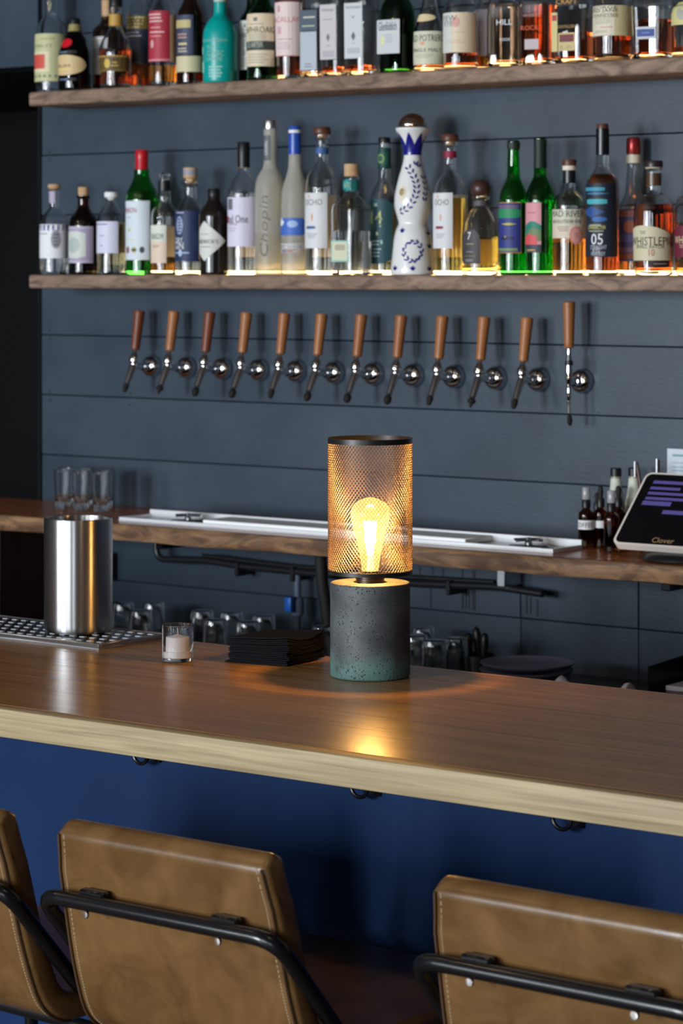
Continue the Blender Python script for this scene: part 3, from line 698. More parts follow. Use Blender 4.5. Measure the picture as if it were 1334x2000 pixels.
low('liqueur_bottle', 'tall green bottle with red cap and long white label with medals', 277, [(31, 533), (31, 385), (29, 372), (20, 356), (15, 342), (15.5, 330)], GREENG, liquid=(372, M('green_liqueur', (.30, .90, .30), 0, trans=1.0, ior=1.34)),
    cap=([(12.2, 331), (12.8, 329), (12.4, 312), (13, 310), (12.6, 294), (11.5, 292)], M('red_capsule', (.50, .01, .02), .3)),
    labels=[dict(v0=391, v1=506, xr=292, m=P(214, 224, 232), art=[T('MARON', -.1, .68, .42, .09, P(170, 70, 90)), LN(-.12, .44, .12, .03, 1, P(120, 120, 170)), ('diamond', -.12, .02, .08, .09, P(200, 190, 90)), LN(-.05, -.32, .36, .02, 1, P(206, 190, 80))] + MED)])
low('spirit_bottle', 'clear bottle with black neck band, glass stopper and peach label', 321, [(26, 533), (26, 418), (24, 408), (16, 399), (13, 394), (13.5, 380), (11.5, 372), (11.5, 350)], CLEAR, back=(440, 500), liquid=(502, AMBERL), bands=[(351, 371, BLACK)],
    cap=[([(9, 350), (9, 347), (11, 346), (12, 342), (12, 338), (11, 336)], CLEAR)], labels=[dict(v0=438, v1=512, xr=325, m=P(226, 204, 182), art=[('rect', 0, .55, .97, .42, P(216, 222, 208)), T('RANSOM', .1, .40, .62, .16, P(60, 60, 62)), LN(0, -.12, .5, .08, 2, P(140, 120, 110))])])
low('gin_bottle', 'clear bottle with cork and navy blue label printed in white', 372, [(30, 533), (30, 416), (28, 404), (18, 393), (13, 387), (12.5, 360), (19, 357), (19, 353.5)], CLEAR, back=(415, 505), liquid=(470, WATERL),
    cap=[([(8, 355), (9.5, 348), (14, 346), (14, 342)], CORK), ([(14.3, 342), (14.3, 330)], P(150, 150, 160)), ([(13.8, 330), (13.8, 327), (12.5, 326)], CORK)],
    labels=[dict(v0=410, v1=509, xr=388, m=NAVY, art=[LN(-.05, .92, .4, .05, 1, P(180, 190, 210)), ('oval', -.05, .42, .22, .36, P(150, 166, 196)), LN(-.05, .42, .16, .3, 5, NAVY), T('DRY', -.1, -.16, .26, .1, WHITE), T('GIN', -.1, -.38, .3, .14, WHITE), ('oval', 0, -.66, .12, .14, P(176, 196, 220)), ('rect', 0, -.66, .5, .03, P(150, 170, 200))])])
o_, sf, hz, k, ph = low('gin_bottle', 'squat black apothecary bottle with white diamond label', 418, [(28, 533), (28, 418), (26, 410), (17, 397), (12.5, 390), (12, 382)], BLACKG, solid=True,
    cap=([(11, 383), (12.3, 382), (12.3, 369), (11, 367)], BLACK))
L = obj('label', sf.patch(-.055, .055, hz(508), hz(430), .0008, 'diamond', 24), P(214, 216, 208), o_)
obj('lettering', sf.text("HENDRICK'S", 0, hz(470), .068, .0014, .0095), INK, L, smooth=False)
obj('print', join(sf.patch(-.012, .012, hz(456), hz(455), .0012), sf.patch(-.016, .016, hz(481), hz(479.5), .0012)), GREY, L, smooth=False)
low('vodka_bottle', 'clear vodka bottle with black cap and white-lilac label with red square', 476, [(31, 533), (31, 372), (28, 357), (18, 343), (11.5, 336), (11.5, 300)], CLEAR, back=(385, 500), liquid=(372, WATERL), bands=[(301, 326, P(176, 140, 70))],
    cap=([(12, 326), (12.2, 300), (12.2, 278), (11, 276)], BLACK), labels=[dict(v0=384, v1=480, xr=499, m=P(216, 212, 232), art=[('rect', -.2, .72, .16, .22, P(110, 110, 126)), ('rect', -.42, .10, .10, .14, P(196, 40, 70)), T('Ketel One', -.0, .12, .62, .16, P(50, 50, 60)), T('VODKA', -.06, -.08, .24, .05, GREY), LN(-.1, -.3, .3, .1, 2, LILAC)])])
o_, sf, hz, k, ph = low('vodka_bottle', 'tall frosted vodka bottle with silver cap and vertical script', 528, [(30, 535), (30, 372), (29, 355), (24, 340), (15, 327), (13, 318), (13, 250)], FROST, liquid=(357, PALEL),
    cap=([(13.4, 250), (13.6, 248), (13.4, 236), (12.5, 234)], SATIN))
L = obj('lettering', sf.text('Chopin', .012, hz(440), .145, .0012, .026, rot=PI / 2, shear=.3), P(120, 112, 100), o_, smooth=False)
L = obj('label', sf.patch(-.009, .0105, hz(312), hz(263), .0008), P(96, 100, 106), o_)
obj('lettering', sf.text('CHOPIN', .001, hz(288), .034, .0014, .007, rot=PI / 2), WHITE, L, smooth=False)
low('vodka_bottle', 'frosted vodka bottle with blue cap and blue bird picture', 576, [(27, 533), (27, 392), (25, 366), (18, 345), (13, 328), (12, 299)], FROST, liquid=(365, WATERL), bands=[(252, 258, WHITE)],
    cap=([(12.3, 300), (12.6, 296), (12.4, 262), (12, 247), (11, 245)], M('royal_blue_cap', (.02, .08, .42), .3)),
    labels=[dict(v0=424, v1=458, xr=598, m=P(66, 106, 190), shape='tagbox', art=[('diamond', -.3, .5, .2, .5, WHITE), ('oval', .3, .3, .25, .4, P(160, 186, 226))]), dict(v0=474, v1=484, xr=598, m=P(214, 210, 204), art=[T('GREY GOOSE', .12, 0, .62, .7, P(64, 74, 130))]), dict(v0=487, v1=490, xr=586, m=P(206, 200, 196), art=[('rect', -.2, 0, .2, .8, P(70, 80, 150)), ('rect', .3, 0, .2, .8, P(190, 80, 80))])])
def ocho(label, u, top, hwid, liq, col, xr, nb, Y=5.045):
    low('tequila_bottle', label, u, [(hwid, 533), (hwid, top + 112), (hwid - 4, top + 92), (18, top + 78), (12.5, top + 70), (12, top + 24), (16, top + 20), (16, top + 14)], CLEAR, back=(378, 500), liquid=liq, bands=[(nb, nb + 13, col)], Y=Y,
        cap=[([(9, top + 20), (9.5, top + 13.5)], CORK), ([(16.5, top + 13.5), (17.5, top + 11), (17, top + 3), (15.5, top)], DKWOOD)],
        labels=[dict(v0=375, v1=483, xr=xr, m=P(216, 218, 220), art=[T('OCHO', .08, .66, .62, .11, P(110, 110, 112)), ('oval', .05, .12, .06, .13, P(220, 150, 110)), ('oval', -.2, .86, .06, .06, P(220, 150, 110)), ('tagbox', -.08, -.25, .36, .05, col), LN(0, -.55, .4, .1, 3, P(160, 160, 164))])])
ocho('clear tequila bottle with flat brown stopper and blue mark on its label', 629, 247, 33, (430, WATERL), P(60, 96, 150), 639, 286)
low('tequila_bottle', 'short square-shouldered tequila bottle with pale wood stopper and teal neck band', 686, [(32, 531), (32, 408), (31, 400), (20, 388), (13, 380), (12, 372), (12, 342)], CLEAR, liquid=(449, WATERL), bands=[(348, 371, P(40, 150, 150))], sec=5.0, rz=-.10, Y=5.025,
    cap=([(13, 343), (14, 341), (14.2, 322), (13.5, 319)], CORK), labels=[dict(v0=468, v1=509, w=.72, m=P(160, 206, 194), art=[('rect', 0, 0, .88, .84, P(214, 214, 186)), ('tagbox', .05, .35, .6, .28, P(176, 172, 150), None, 1)]), dict(v0=351, v1=367, w=.8, m=P(40, 150, 150), art=[T('ALTOS', .15, 0, .8, .62, P(200, 208, 160))])])
low('tequila_bottle', 'wine-shaped clear bottle with dark green label and green neck band', 751, [(28.5, 533), (29, 396), (27, 380), (18, 362), (12.5, 352), (12, 276)], CLEAR, back=(395, 510), Y=5.105, liquid=(417, PALEL), bands=[(287, 327, P(16, 64, 58))],
    cap=([(11, 277), (12, 276), (12, 269), (11, 267)], BLACK), labels=[dict(v0=386, v1=513, xr=767, m=P(30, 74, 84), shape='cut', rows=1, art=[T('14', .05, .42, .34, .20, P(196, 204, 130)), ('oval', .3, .15, .05, .03, P(150, 190, 180)), ('oval', .1, -.08, .07, .06, P(196, 210, 170)), LN(.02, -.36, .3, .10, 2, P(170, 196, 190)), ('oval', .36, -.34, .07, .07, P(150, 196, 180)), LN(.05, -.66, .3, .16, 3, P(150, 186, 186)), ('rect', 0, .80, .12, .05, P(150, 186, 176))]), dict(v0=296, v1=320, xr=758, m=P(24, 84, 72), art=[('oval', 0, 0, .5, .7, P(150, 170, 90)), ('oval', 0, 0, .36, .52, P(24, 84, 72), None, 2)])])
# white ceramic decanter painted in blue
CER = M('white_ceramic', (.80, .81, .80), .12, coat=.5)
BLUEP = M('cobalt_glaze', (.012, .014, .21), .15)
o_, sf, hz, k, ph = bottle('ceramic_decanter', 'hourglass-shaped white ceramic decanter painted with blue leaves and domed silver top', 806, 535.5,
    [(43.5, 535), (41, 505), (37, 465), (33, 447), (27, 436), (29, 428), (36.5, 402), (35.5, 378), (29, 350), (20, 320), (16.5, 302), (18, 288), (24, 268), (33, 254), (34, 250), (33, 248.5)], CER, LZ, Y=5.036, solid=True, group=GL, nseg=48)
obj('stopper', lathe([(0, hz(249)), (26 / k, hz(249)), (28.5 / k, hz(245))] + [(28.5 / k * math.cos(a), hz(246) + 26 / k * math.sin(a)) for a in [PI / 2 * t / 8 for t in range(1, 8)]] + [(0, hz(220))], 40), M('warm_silver', (.62, .50, .42), .10, 1.0), o_)
gl_ = []
nt_ = 7
for i in range(nt_):                          # crown of points round the collar
    a = 2 * PI * i / nt_ + .35; R0 = sf.R(hz(280))
    da = PI / nt_ * R0
    gl_.append(sf.patch(a * R0 - da, a * R0 + da, hz(302), hz(282), .0008, 'rect', 6, 4))
    V, Fc = [], []
    for j in range(7):
        t = j / 6; zz = hz(282) + (hz(258) - hz(282)) * t; wd = da * (1 - t) * .98; Rz = sf.R(zz)
        for q in (-1, -.5, 0, .5, 1): V.append(sf.at(a * Rz + wd * q * Rz / R0, zz, .0008))
    for j in range(6):
        for q in range(4): Fc.append((j * 5 + q, j * 5 + q + 1, (j + 1) * 5 + q + 1, (j + 1) * 5 + q))
    gl_.append((V, Fc))
obj('painted_crown', join(*gl_), BLUEP, o_, smooth=False)
def leaf(xp, vp, ang, ln=4.6, wd=1.9):        # one painted leaf, centre given where it shows
    zc = hz(vp); Rz = sf.R(zc); t = ph + math.asin(max(-.95, min(.95, (xp - 806) / (Rz * k))))
    V = []
    for a in (0, 45, 90, 135, 180, 225, 270, 315):
        e_ = math.radians(a); x, y = ln * math.cos(e_) / k, wd * math.sin(e_) * (1 if abs(math.cos(e_)) < .9 else 0) / k
        X, Yy = x * math.cos(ang) - y * math.sin(ang), x * math.sin(ang) + y * math.cos(ang)
        zz = zc + Yy; Rq = sf.R(zz); V.append(sf.at((t + X / Rz) * Rq, zz, .0009))
    return V, [tuple(range(8))]
lv = []
path = [(795, 322), (800, 330), (806, 340), (810, 349), (813, 359), (814, 369), (812, 379), (809, 388), (803, 398), (796, 406), (788, 411), (780, 413)]
for (x0_, v0_), (x1_, v1_) in zip(path[:-1], path[1:]):
    d = math.atan2(-(v1_ - v0_), x1_ - x0_)
    for s_ in (-1, 1): lv.append(leaf((x0_ + x1_) / 2 + 4 * math.sin(d) * s_, (v0_ + v1_) / 2 + 4 * math.cos(d) * s_, d + .6 * s_ + PI))
for xx, vv in ((826, 345), (829, 356), (831, 367), (830, 378), (829, 388), (812, 318), (817, 322)):
    lv += [leaf(xx - 2.5, vv, 2.0), leaf(xx + 2.5, vv, 1.1)]
for i in range(11):                           # wreath on the skirt
    a = i / 11 * 2 * PI; x_, v_ = 806 + 17 * math.cos(a), 490 - 19 * math.sin(a)
    lv += [leaf(x_ - 2, v_ + 2, a + PI / 2 + .5), leaf(x_ + 2, v_ - 2, a + PI / 2 - .5)]
for xx, vv in ((772, 523), (806, 524), (838, 524), (786, 450), (836, 455), (838, 480)):
    lv += [leaf(xx - 2, vv, 2.2), leaf(xx, vv - 2, PI / 2), leaf(xx + 2, vv, .9)]
obj('painted_leaves', join(*lv), BLUEP, o_, smooth=False, kind='stuff')
tb = ph + math.asin((786 - 806) / (34.0)); R_ = sf.R(hz(377))
md = obj('medallion', sf.patch(tb * R_ - 8.5 / k, tb * R_ + 8.5 / k, hz(392), hz(362), .0010, 'oval', 14, 4), P(232, 218, 196), o_)
obj('emblem', sf.patch(tb * R_ - 5.5 / k, tb * R_ + 5.5 / k, hz(382), hz(367), .0018, 'oval', 10, 3), M('gold_leaf', (.42, .34, .18), .4, .6), md)
ocho('gold tequila bottle with flat brown stopper and maroon mark on its label', 879, 261, 33, (385, GOLDL), P(140, 30, 60), 884, 293)
low('tequila_bottle', 'round squat tequila bottle with dark ball stopper and arched black label', 939, [(36, 533), (37, 500), (37, 455), (34, 432), (22, 411), (14.5, 403), (14, 390), (18, 386), (18, 382)], CLEAR, back=(465, 515), liquid=(460, GOLDL), bands=[(390, 400, P(90, 84, 90))],
    cap=([(13, 383), (17, 380), (20, 370), (20, 362), (16, 354), (9, 350)], M('dark_ball_wood', (.055, .026, .020), .35)),
    labels=[dict(v0=446, v1=513, xr=938, m=P(66, 62, 66), shape='arch', art=[T('7', -.05, .62, .18, .22, WHITE), LN(-.05, .15, .5, .07, 1, P(160, 150, 110)), LN(-.05, -.3, .4, .07, 1, P(140, 136, 130)), LN(0, -.55, .9, .03, 1, P(150, 140, 80)), ('rect', -.1, -.8, .4, .08, P(120, 118, 116))])])
WINE = lambda hw, top: [(hw, 533), (hw, 384), (hw - 3, 370), (hw - 11, 352), (13, 343), (12, top + 40), (11.5, top + 14), (12.5, top + 12), (12.5, top + 1)]
low('mezcal_bottle', 'green wine-shaped bottle with blue and green landscape label', 1003, WINE(27.5, 273), GREENG, liquid=(352, M('mezcal', (.85, .97, .80), 0, trans=1.0, ior=1.34)), bands=[(276, 290, P(30, 44, 34))], cap=([(11, 275), (12, 274), (11, 272.5)], BLACK),
    labels=[dict(v0=393, v1=492, xr=1018, m=P(180, 120, 60), art=[('rect', 0, 0, .95, .96, P(48, 58, 130)), ('rect', 0, .66, .95, .28, P(40, 60, 120), None, 1), ('tagbox', 0, .56, .95, .18, P(36, 140, 90), None, 2), ('diamond', .2, .14, .5, .05, P(196, 186, 60), None, 2), ('oval', .1, -.42, .5, .07, P(30, 36, 74), None, 2), ('diamond', 0, -.35, .06, .05, P(200, 170, 60), None, 3), ('rect', -.05, -.86, .8, .05, P(120, 150, 80), None, 2), ('tagbox', 0, .82, .8, .07, P(110, 90, 120), None, 2)])])
low('mezcal_bottle', 'green wine-shaped bottle with pink label of green hills', 1055, WINE(29, 267), GREENG, liquid=(345, M('mezcal', (.85, .97, .80), 0, trans=1.0, ior=1.34)), bands=[(270, 326, P(20, 40, 34))], cap=([(11, 269), (12, 268), (11, 266.5)], BLACK),
    labels=[dict(v0=394, v1=491, xr=1057, m=P(216, 150, 160), art=[('hill', .05, -.12, .95, .38, P(40, 128, 110)), ('hill', .25, -.28, .75, .26, P(110, 132, 90), None, 1), ('hill', -.2, -.5, .78, .24, P(214, 84, 90), None, 2), ('rect', 0, -.84, 1, .16, P(56, 62, 74), None, 3), LN(-.1, .6, .5, .06, 1, P(190, 110, 120)), ('rect', -.1, -.9, .5, .03, P(190, 150, 80), None, 4)])])
low('whiskey_bottle', 'pale rye bottle with brown stopper and cream label with pink seal', 1112, [(32.5, 534), (32.5, 396), (30, 384), (19, 374), (12.5, 368), (12, 322)], CLEAR, back=(410, 470), liquid=(430, AMBERL), bands=[(331, 355, M('black_foil', (.01, .011, .014), .3))], cap=[([(12.5, 331), (13.5, 330), (13.5, 322)], P(226, 218, 196)), ([(14, 321.5), (14.2, 313), (13.5, 310)], DKWOOD)],
    labels=[dict(v0=407, v1=463, xr=1143, m=P(218, 204, 184), art=[('rect', 0, .45, 1, .55, P(206, 208, 188)), T('MAD RIVER', .22, .70, .62, .22, P(84, 84, 82)), T('REVOLUTION RYE', .18, .16, .52, .12, P(70, 60, 56)), LN(.1, -.35, .2, .2, 3, P(150, 130, 120))]), dict(v0=440, v1=475, xl=1112, xr=1137, m=P(214, 140, 130), shape='oval', art=[('oval', 0, 0, .8, .8, P(222, 160, 150)), LN(0, 0, .4, .3, 3, P(190, 110, 104))])])
o_ = low('whiskey_bottle', 'tall amber whiskey bottle with waxed black neck and dark blue number label', 1177, [(32.5, 534), (32.5, 360), (30, 346), (19, 335), (13, 326), (12.5, 250)], CLEAR, Y=5.025, liquid=(338, REDL), bands=[(249, 300, M('black_wax', (.006, .008, .012), .25))], cap=([(11, 250), (12, 249), (12, 243), (11, 240)], DKWOOD),
    labels=[dict(v0=356, v1=499, xr=1201, m=P(24, 32, 48), art=[('tagbox', -.05, .84, .55, .05, P(60, 150, 176)), ('diamond', .1, .72, .6, .04, P(50, 120, 160)), ('tagbox', .1, .50, .5, .07, P(70, 170, 180)), ('diamond', -.1, .22, .6, .16, P(36, 78, 140)), ('oval', .25, .02, .35, .07, P(50, 100, 170)), LN(.1, -.14, .3, .05, 1, P(150, 170, 150)), T('CHARACTER', .12, -.20, .42, .05, P(214, 206, 120)), LN(.1, -.30, .35, .04, 1, P(150, 160, 140)), T('05', .16, -.52, .26, .15, P(230, 232, 236)), T('STRAIGHT', .22, -.74, .36, .055, P(190, 196, 206)), T('RYE', .14, -.83, .16, .055, P(190, 196, 206)), T('WHISKEY', .2, -.92, .32, .055, P(190, 196, 206))])])
low('whiskey_bottle', 'long-necked clear bottle with shiny red cap and orange-violet label', 1237, [(31, 534), (31, 420), (29, 400), (20, 386), (15, 374), (13.5, 350), (12, 320), (13.5, 312), (13.5, 298)], CLEAR, liquid=(406, AMBERL), Y=5.11, bands=[(300, 316, P(214, 208, 190))], cap=([(13, 299), (14, 297), (14, 274), (12.5, 268), (8, 266)], M('red_foil', (.30, .03, .03), .25, .5)),
    labels=[dict(v0=408, v1=508, xr=1262, m=P(96, 88, 140), art=[('rect', 0, .86, 1, .12, P(176, 110, 100)), ('oval', .22, .35, .28, .24, P(196, 116, 84)), ('rect', 0, -.1, 1, .14, P(120, 110, 170)), ('rect', 0, -.55, 1, .10, P(150, 120, 150)), ('rect', 0, -.80, 1, .10, P(176, 106, 80))])])
PIG = [(38, 534), (38.5, 520), (40, 430), (39, 400), (34, 384), (18, 377), (14.5, 372), (14.5, 330), (17, 326)]
low('whiskey_bottle', 'broad rye whiskey bottle with dark stopper and cream name label', 1277, PIG, CLEAR, Y=5.028, liquid=(397, REDL), bands=[(336, 360, M('brown_foil', (.08, .04, .02), .3))], cap=[([(15, 328), (17.5, 325)], CREAM), ([(17.8, 325), (18.2, 322), (18, 314), (17, 312)], M('dark_plum_cap', (.03, .016, .018), .35))],
    labels=[dict(v0=438, v1=506, xr=1308, m=P(206, 200, 168), shape='hill', art=[T('WHISTLEPIG', .26, .10, .84, .24, P(64, 58, 40)), T('SMALL BATCH', .22, -.22, .5, .09, P(70, 64, 50)), T('10', .3, -.55, .10, .2, P(180, 90, 80)), LN(0, .6, .14, .1, 3, P(80, 76, 60))]), dict(v0=506, v1=519, xl=1268, xr=1306, m=P(44, 32, 30), art=[LN(0, 0, .7, .3, 1, P(150, 140, 120))])])
low('whiskey_bottle', 'broad rye whiskey bottle with maroon label cut by the right picture edge', 1357, PIG, CLEAR, liquid=(432, AMBERL), cap=[([(15, 328), (17.5, 325)], CREAM), ([(17.8, 325), (18.2, 322), (18, 314), (17, 312)], DKWOOD)], Y=5.05,
    labels=[dict(v0=438, v1=500, xr=1380, m=P(104, 26, 52), shape='hill', art=[T('WHISTLEPIG', .26, .10, .84, .24, P(214, 196, 160)), LN(.2, -.3, .5, .12, 2, P(190, 160, 140))])])

# upper shelf
GU = 'bottles on the upper wall shelf'
def ub(u): return 179.5 - (u - 75) * .0568
def up(name, label, u, prof, glass, Y=5.03, **k):
    vb = ub(u)
    return bottle(name, label, u, vb, prof, glass, US1, Y=Y, group=GU, **k)
def tall(u, hw, sh, neck=13, top=-95):        # body half width, shoulder row, neck half width, top row
    return [(hw, ub(u)), (hw, sh + 3), (hw - 3, sh - 8), (neck + 4, sh - 20), (neck, sh - 32), (neck - .5, top + 10), (neck + .5, top)]
STOP = lambda nw, top: ([(nw, top + 1), (nw + 1.5, top), (nw + 1.5, top - 16), (nw, top - 18)], BLACK)
up('whiskey_bottle', 'clear bottle with pale green label and red square, leftmost on the upper shelf', 100, [(30, 177), (31.5, 160), (31.5, 66), (28, 46), (17, 30), (15, 22), (15, -15)], CLEAR, Y=5.075, liquid=(168, M('grey_spirit', (.5, .5, .55), 0, trans=1., ior=1.34)), cap=STOP(12, -15),
    labels=[dict(v0=62, v1=155, xr=131, m=P(196, 196, 150), art=[('rect', -.02, -.18, .34, .42, P(224, 214, 176)), ('rect', -.08, -.17, .26, .30, P(206, 84, 66), None, 1), T('MILTON ST', -.1, .48, .5, .07, P(130, 130, 96)), ('rect', 0, -.78, 1, .05, P(110, 112, 84)), LN(.2, .78, .3, .08, 1, P(170, 168, 100))])])
up('liqueur_bottle', 'black bottle with red seal and cream oval label on the upper shelf', 146, [(32, 176), (32, 110), (30, 94), (19, 70), (12, 58), (11, 44)], M('very_dark_glass', (.035, .022, .012), 0., trans=1.0), Y=5.018, liquid=(96, M('dark_spirit2', (.05, .025, .015), 0, trans=1.0, ior=1.34)), cap=([(10, 46), (11.5, 45), (11.5, 37), (10, 35)], BLACK), bands=[(46, 60, P(150, 140, 90))],
    labels=[dict(v0=107, v1=147, xr=168, m=P(214, 188, 138), shape='oval', art=[T('RUM', -.0, -.1, .3, .0 or .16, P(120, 90, 60)), LN(0, -.4, .4, .15, 1, P(226, 206, 110))]), dict(v0=75, v1=93, xl=122, xr=141, m=P(200, 10, 30), shape='oval'), dict(v0=99, v1=105, xr=150, m=P(20, 16, 16), art=[LN(-.1, 0, .5, .7, 1, P(120, 150, 170))]), dict(v0=152, v1=158, xr=150, m=P(20, 16, 16), art=[LN(-.1, 0, .5, .7, 1, P(110, 130, 170))])])
up('whiskey_bottle', 'brown bottle with tall cork and white label, behind the amber bottle', 209, [(29, 172), (29, 62), (27, 48), (14, 38), (11, 32), (11, 24)], M('smoky_brown_glass', (.42, .24, .16), 0., trans=1.0), Y=5.112, cap=([(9.5, 25), (10, 24), (10.5, -6), (9.5, -8)], CORK), liquid=(66, REDL),
    labels=[dict(v0=65, v1=138, xr=206, m=P(206, 206, 210), art=[LN(0, .8, .8, .04, 1, P(200, 150, 90)), LN(0, .2, .5, .2, 3, GREY)])])
up('whiskey_bottle', 'sloping-shouldered amber bottle with gold label and gold neck band', 226, [(31, 170), (32, 120), (33, 96), (28, 78), (17, 62), (13, 54), (12.5, 20), (14, 17), (14, 12)], CLEAR, Y=5.008, liquid=(95, REDL), bands=[(27, 50, P(190, 150, 70))], cap=([(10, 14), (13, 12), (13, -6), (12, -8)], BLACK),
    labels=[dict(v0=109, v1=140, xr=252, m=P(120, 96, 40), art=[('rect', 0, 0, .96, .8, P(84, 66, 34)), ('oval', .12, 0, .12, .6, P(206, 176, 70)), LN(.4, -.1, .14, .4, 2, P(190, 160, 80)), ('rect', 0, .88, 1, .08, P(190, 150, 70))])])
up('whiskey_bottle', 'tall clear bottle with navy label, gold stripes and gold disc', 273, tall(273, 25, 20), CLEAR, Y=5.09, liquid=(60, REDL), cap=STOP(12, -95),
    labels=[dict(v0=25, v1=120, xr=291, m=P(44, 48, 66), art=[('rect', 0, .72, 1, .28, P(120, 100, 50)), LN(-.05, .72, .8, .26, 4, P(206, 196, 140)), LN(-.05, .30, .55, .05, 1, P(170, 170, 180)), LN(-.05, .16, .6, .05, 1, P(206, 206, 210)), ('oval', -.16, -.36, .20, .22, P(176, 160, 100)), ('rect', -.16, -.72, .22, .05, P(130, 130, 140)), LN(-.05, -.94, .7, .03, 1, P(150, 130, 90))])])
up('whiskey_bottle', 'tall clear bottle with crimson label and pale stripes', 318, tall(318, 27, 18), CLEAR, liquid=(126, AMBERL), cap=STOP(12, -95),
    labels=[dict(v0=20, v1=119, xr=331, m=P(170, 44, 62), art=[LN(.05, .72, .6, .2, 3, P(220, 190, 190)), LN(.1, .34, .45, .05, 1, P(214, 160, 160)), LN(.1, .16, .6, .06, 1, P(226, 190, 190)), LN(.1, .0, .5, .05, 1, P(214, 150, 150)), ('oval', -.1, -.30, .12, .17, P(214, 170, 170)), ('rect', 0, -.94, 1, .04, P(206, 130, 140))]), dict(v0=28, v1=119, xl=332, xr=344.5, m=P(222, 184, 140))])
up('whiskey_bottle', 'brown bottle with cream foot label and gold-lettered dark label', 372, tall(372, 27, 26), M('smoky_brown_glass', (.42, .24, .16), 0., trans=1.0), liquid=(72, REDL), cap=STOP(12, -95),
    labels=[dict(v0=108, v1=139, xr=397, m=P(206, 198, 160)), dict(v0=28, v1=106, xr=377, m=P(58, 66, 92), art=[('rect', 0, .55, .8, .2, P(190, 176, 120)), LN(0, -.05, .5, .16, 2, P(196, 150, 130)), LN(.1, -.45, .5, .14, 1, P(206, 190, 140)), LN(.1, -.75, .6, .14, 2, P(206, 196, 170))])])
o_, sf, hz, k, ph = up('whiskey_bottle', 'opaque turquoise bottle printed in pale lettering', 430, [(33, 159), (33.5, 140), (34, 70), (32, 54), (24, 38), (15, 29), (12.5, 24), (12, 2)], M('turquoise_enamel', (.0, .34, .31), .3), solid=True, cap=([(12.2, 2), (12.6, 1), (12.2, -30), (11, -32)], P(176, 200, 190)))
pl = P(150, 206, 196)
obj('lettering', join(sf.text('BRUICHLADDICH', .012, hz(78), .068, .0010, .0065), sf.text('THE', .004, hz(92), .020, .001, .010), sf.text('CLASSIC', .016, hz(103), .044, .0010, .012), sf.text('LADDIE', .014, hz(114), .040, .001, .009)), pl, o_, smooth=False)
obj('print', join(*[sf.patch(.0, .034 - .004 * (q % 2), hz(131 + 6 * q), hz(128 + 6 * q), .0009) for q in range(4)], sf.patch(-.032, -.020, hz(106), hz(88), .0009, 'oval'), sf.patch(-.034, -.018, hz(140), hz(119), .0009, 'rect')), pl, o_, smooth=False)
LAP = lambda big: [T('LAPHROAIG', .25, .38, .78, .12, P(84, 88, 78)), ('rect', .15, .78, .09, .07, P(110, 110, 96)), LN(.2, .6, .4, .03, 1, GREY), LN(.2, .08, .5, .16, 4, P(150, 150, 140)), T('10', .05, -.3, .14, .14, P(70, 70, 66)) if not big else ('rect', 0, -.22, 1, .17, P(60, 66, 58)), LN(.2, -.7, .5, .2, 4, P(170, 168, 150))] + ([T('QUARTER', .08, -.20, .4, .12, P(190, 196, 180))] if big else [])
up('whisky_bottle', 'green whisky bottle with white label, tucked behind the wider green one', 494, tall(494, 28, 34, 12, -90), DKGREEN, Y=5.105, liquid=(40, REDL), cap=STOP(11, -90), labels=[dict(v0=33, v1=129, xr=494, m=P(214, 216, 212), art=LAP(False))])
up('whisky_bottle', 'green whisky bottle with cream label crossed by a dark band', 513, tall(513, 31, 28, 13, -95), M('bottle_green_glass', (.03, .32, .05), 0., trans=1.0), Y=5.02, liquid=(60, REDL), cap=STOP(12, -95), labels=[dict(v0=26, v1=129, xr=535, m=P(222, 206, 176), art=LAP(True))])
up('whisky_bottle', 'sherry-dark whisky bottle with pale label edged in pink', 567, [(26, 149), (27, 110), (30, 5), (28, -14), (16, -30), (13, -42), (13, -90)], CLEAR, liquid=(0, REDL), cap=STOP(12, -90),
    labels=[dict(v0=2, v1=108, xr=589.5, m=P(216, 120, 110), art=[('rect', -.0, 0, .96, .975, P(226, 208, 204)), T('MACALLAN', .12, .34, .78, .10, P(210, 120, 120)), ('rect', -.1, .74, .08, .12, P(206, 150, 160)), ('rect', -.1, -.05, .12, .14, P(206, 170, 180)), LN(.1, -.38, .5, .03, 1, P(150, 130, 140)), LN(.05, -.62, .4, .14, 4, P(190, 170, 180))])])
def sq(label, u, w, top, glass, liq, labels, asp=1.0, Y=5.03, taper=1.0, rz=0.0, name='whisky_bottle', sec=9.0, capm=BLACK):
    vb = ub(u)
    return up(name, label, u, [(w, vb), (w, vb - 15), (w * taper, top + 14), (w * taper * .93, top + 2), (14, top - 16), (12, top - 26), (12, top - 60)], glass, Y=Y, liquid=liq, cap=([(11, top - 59), (14, top - 60), (14, top - 80), (12, top - 82)], capm), labels=labels, sec=sec, asp=asp, rz=rz, nseg=48)
sq('square clear bottle with slanted grey label across its front', 614, 21.5, -8, CLEAR, (30, WATERL), [dict(v0=60, v1=135, w=.86, m=P(176, 186, 196), art=[LN(0, -.75, .5, .14, 2, P(130, 130, 140))]), dict(v0=18, v1=58, w=.9, m=P(70, 84, 100), art=[LN(0, .3, .8, .2, 1, P(196, 196, 176)), LN(0, -.55, .9, .12, 1, P(206, 206, 180))])], taper=1.06, rz=.12)
SILV = P(198, 194, 196)
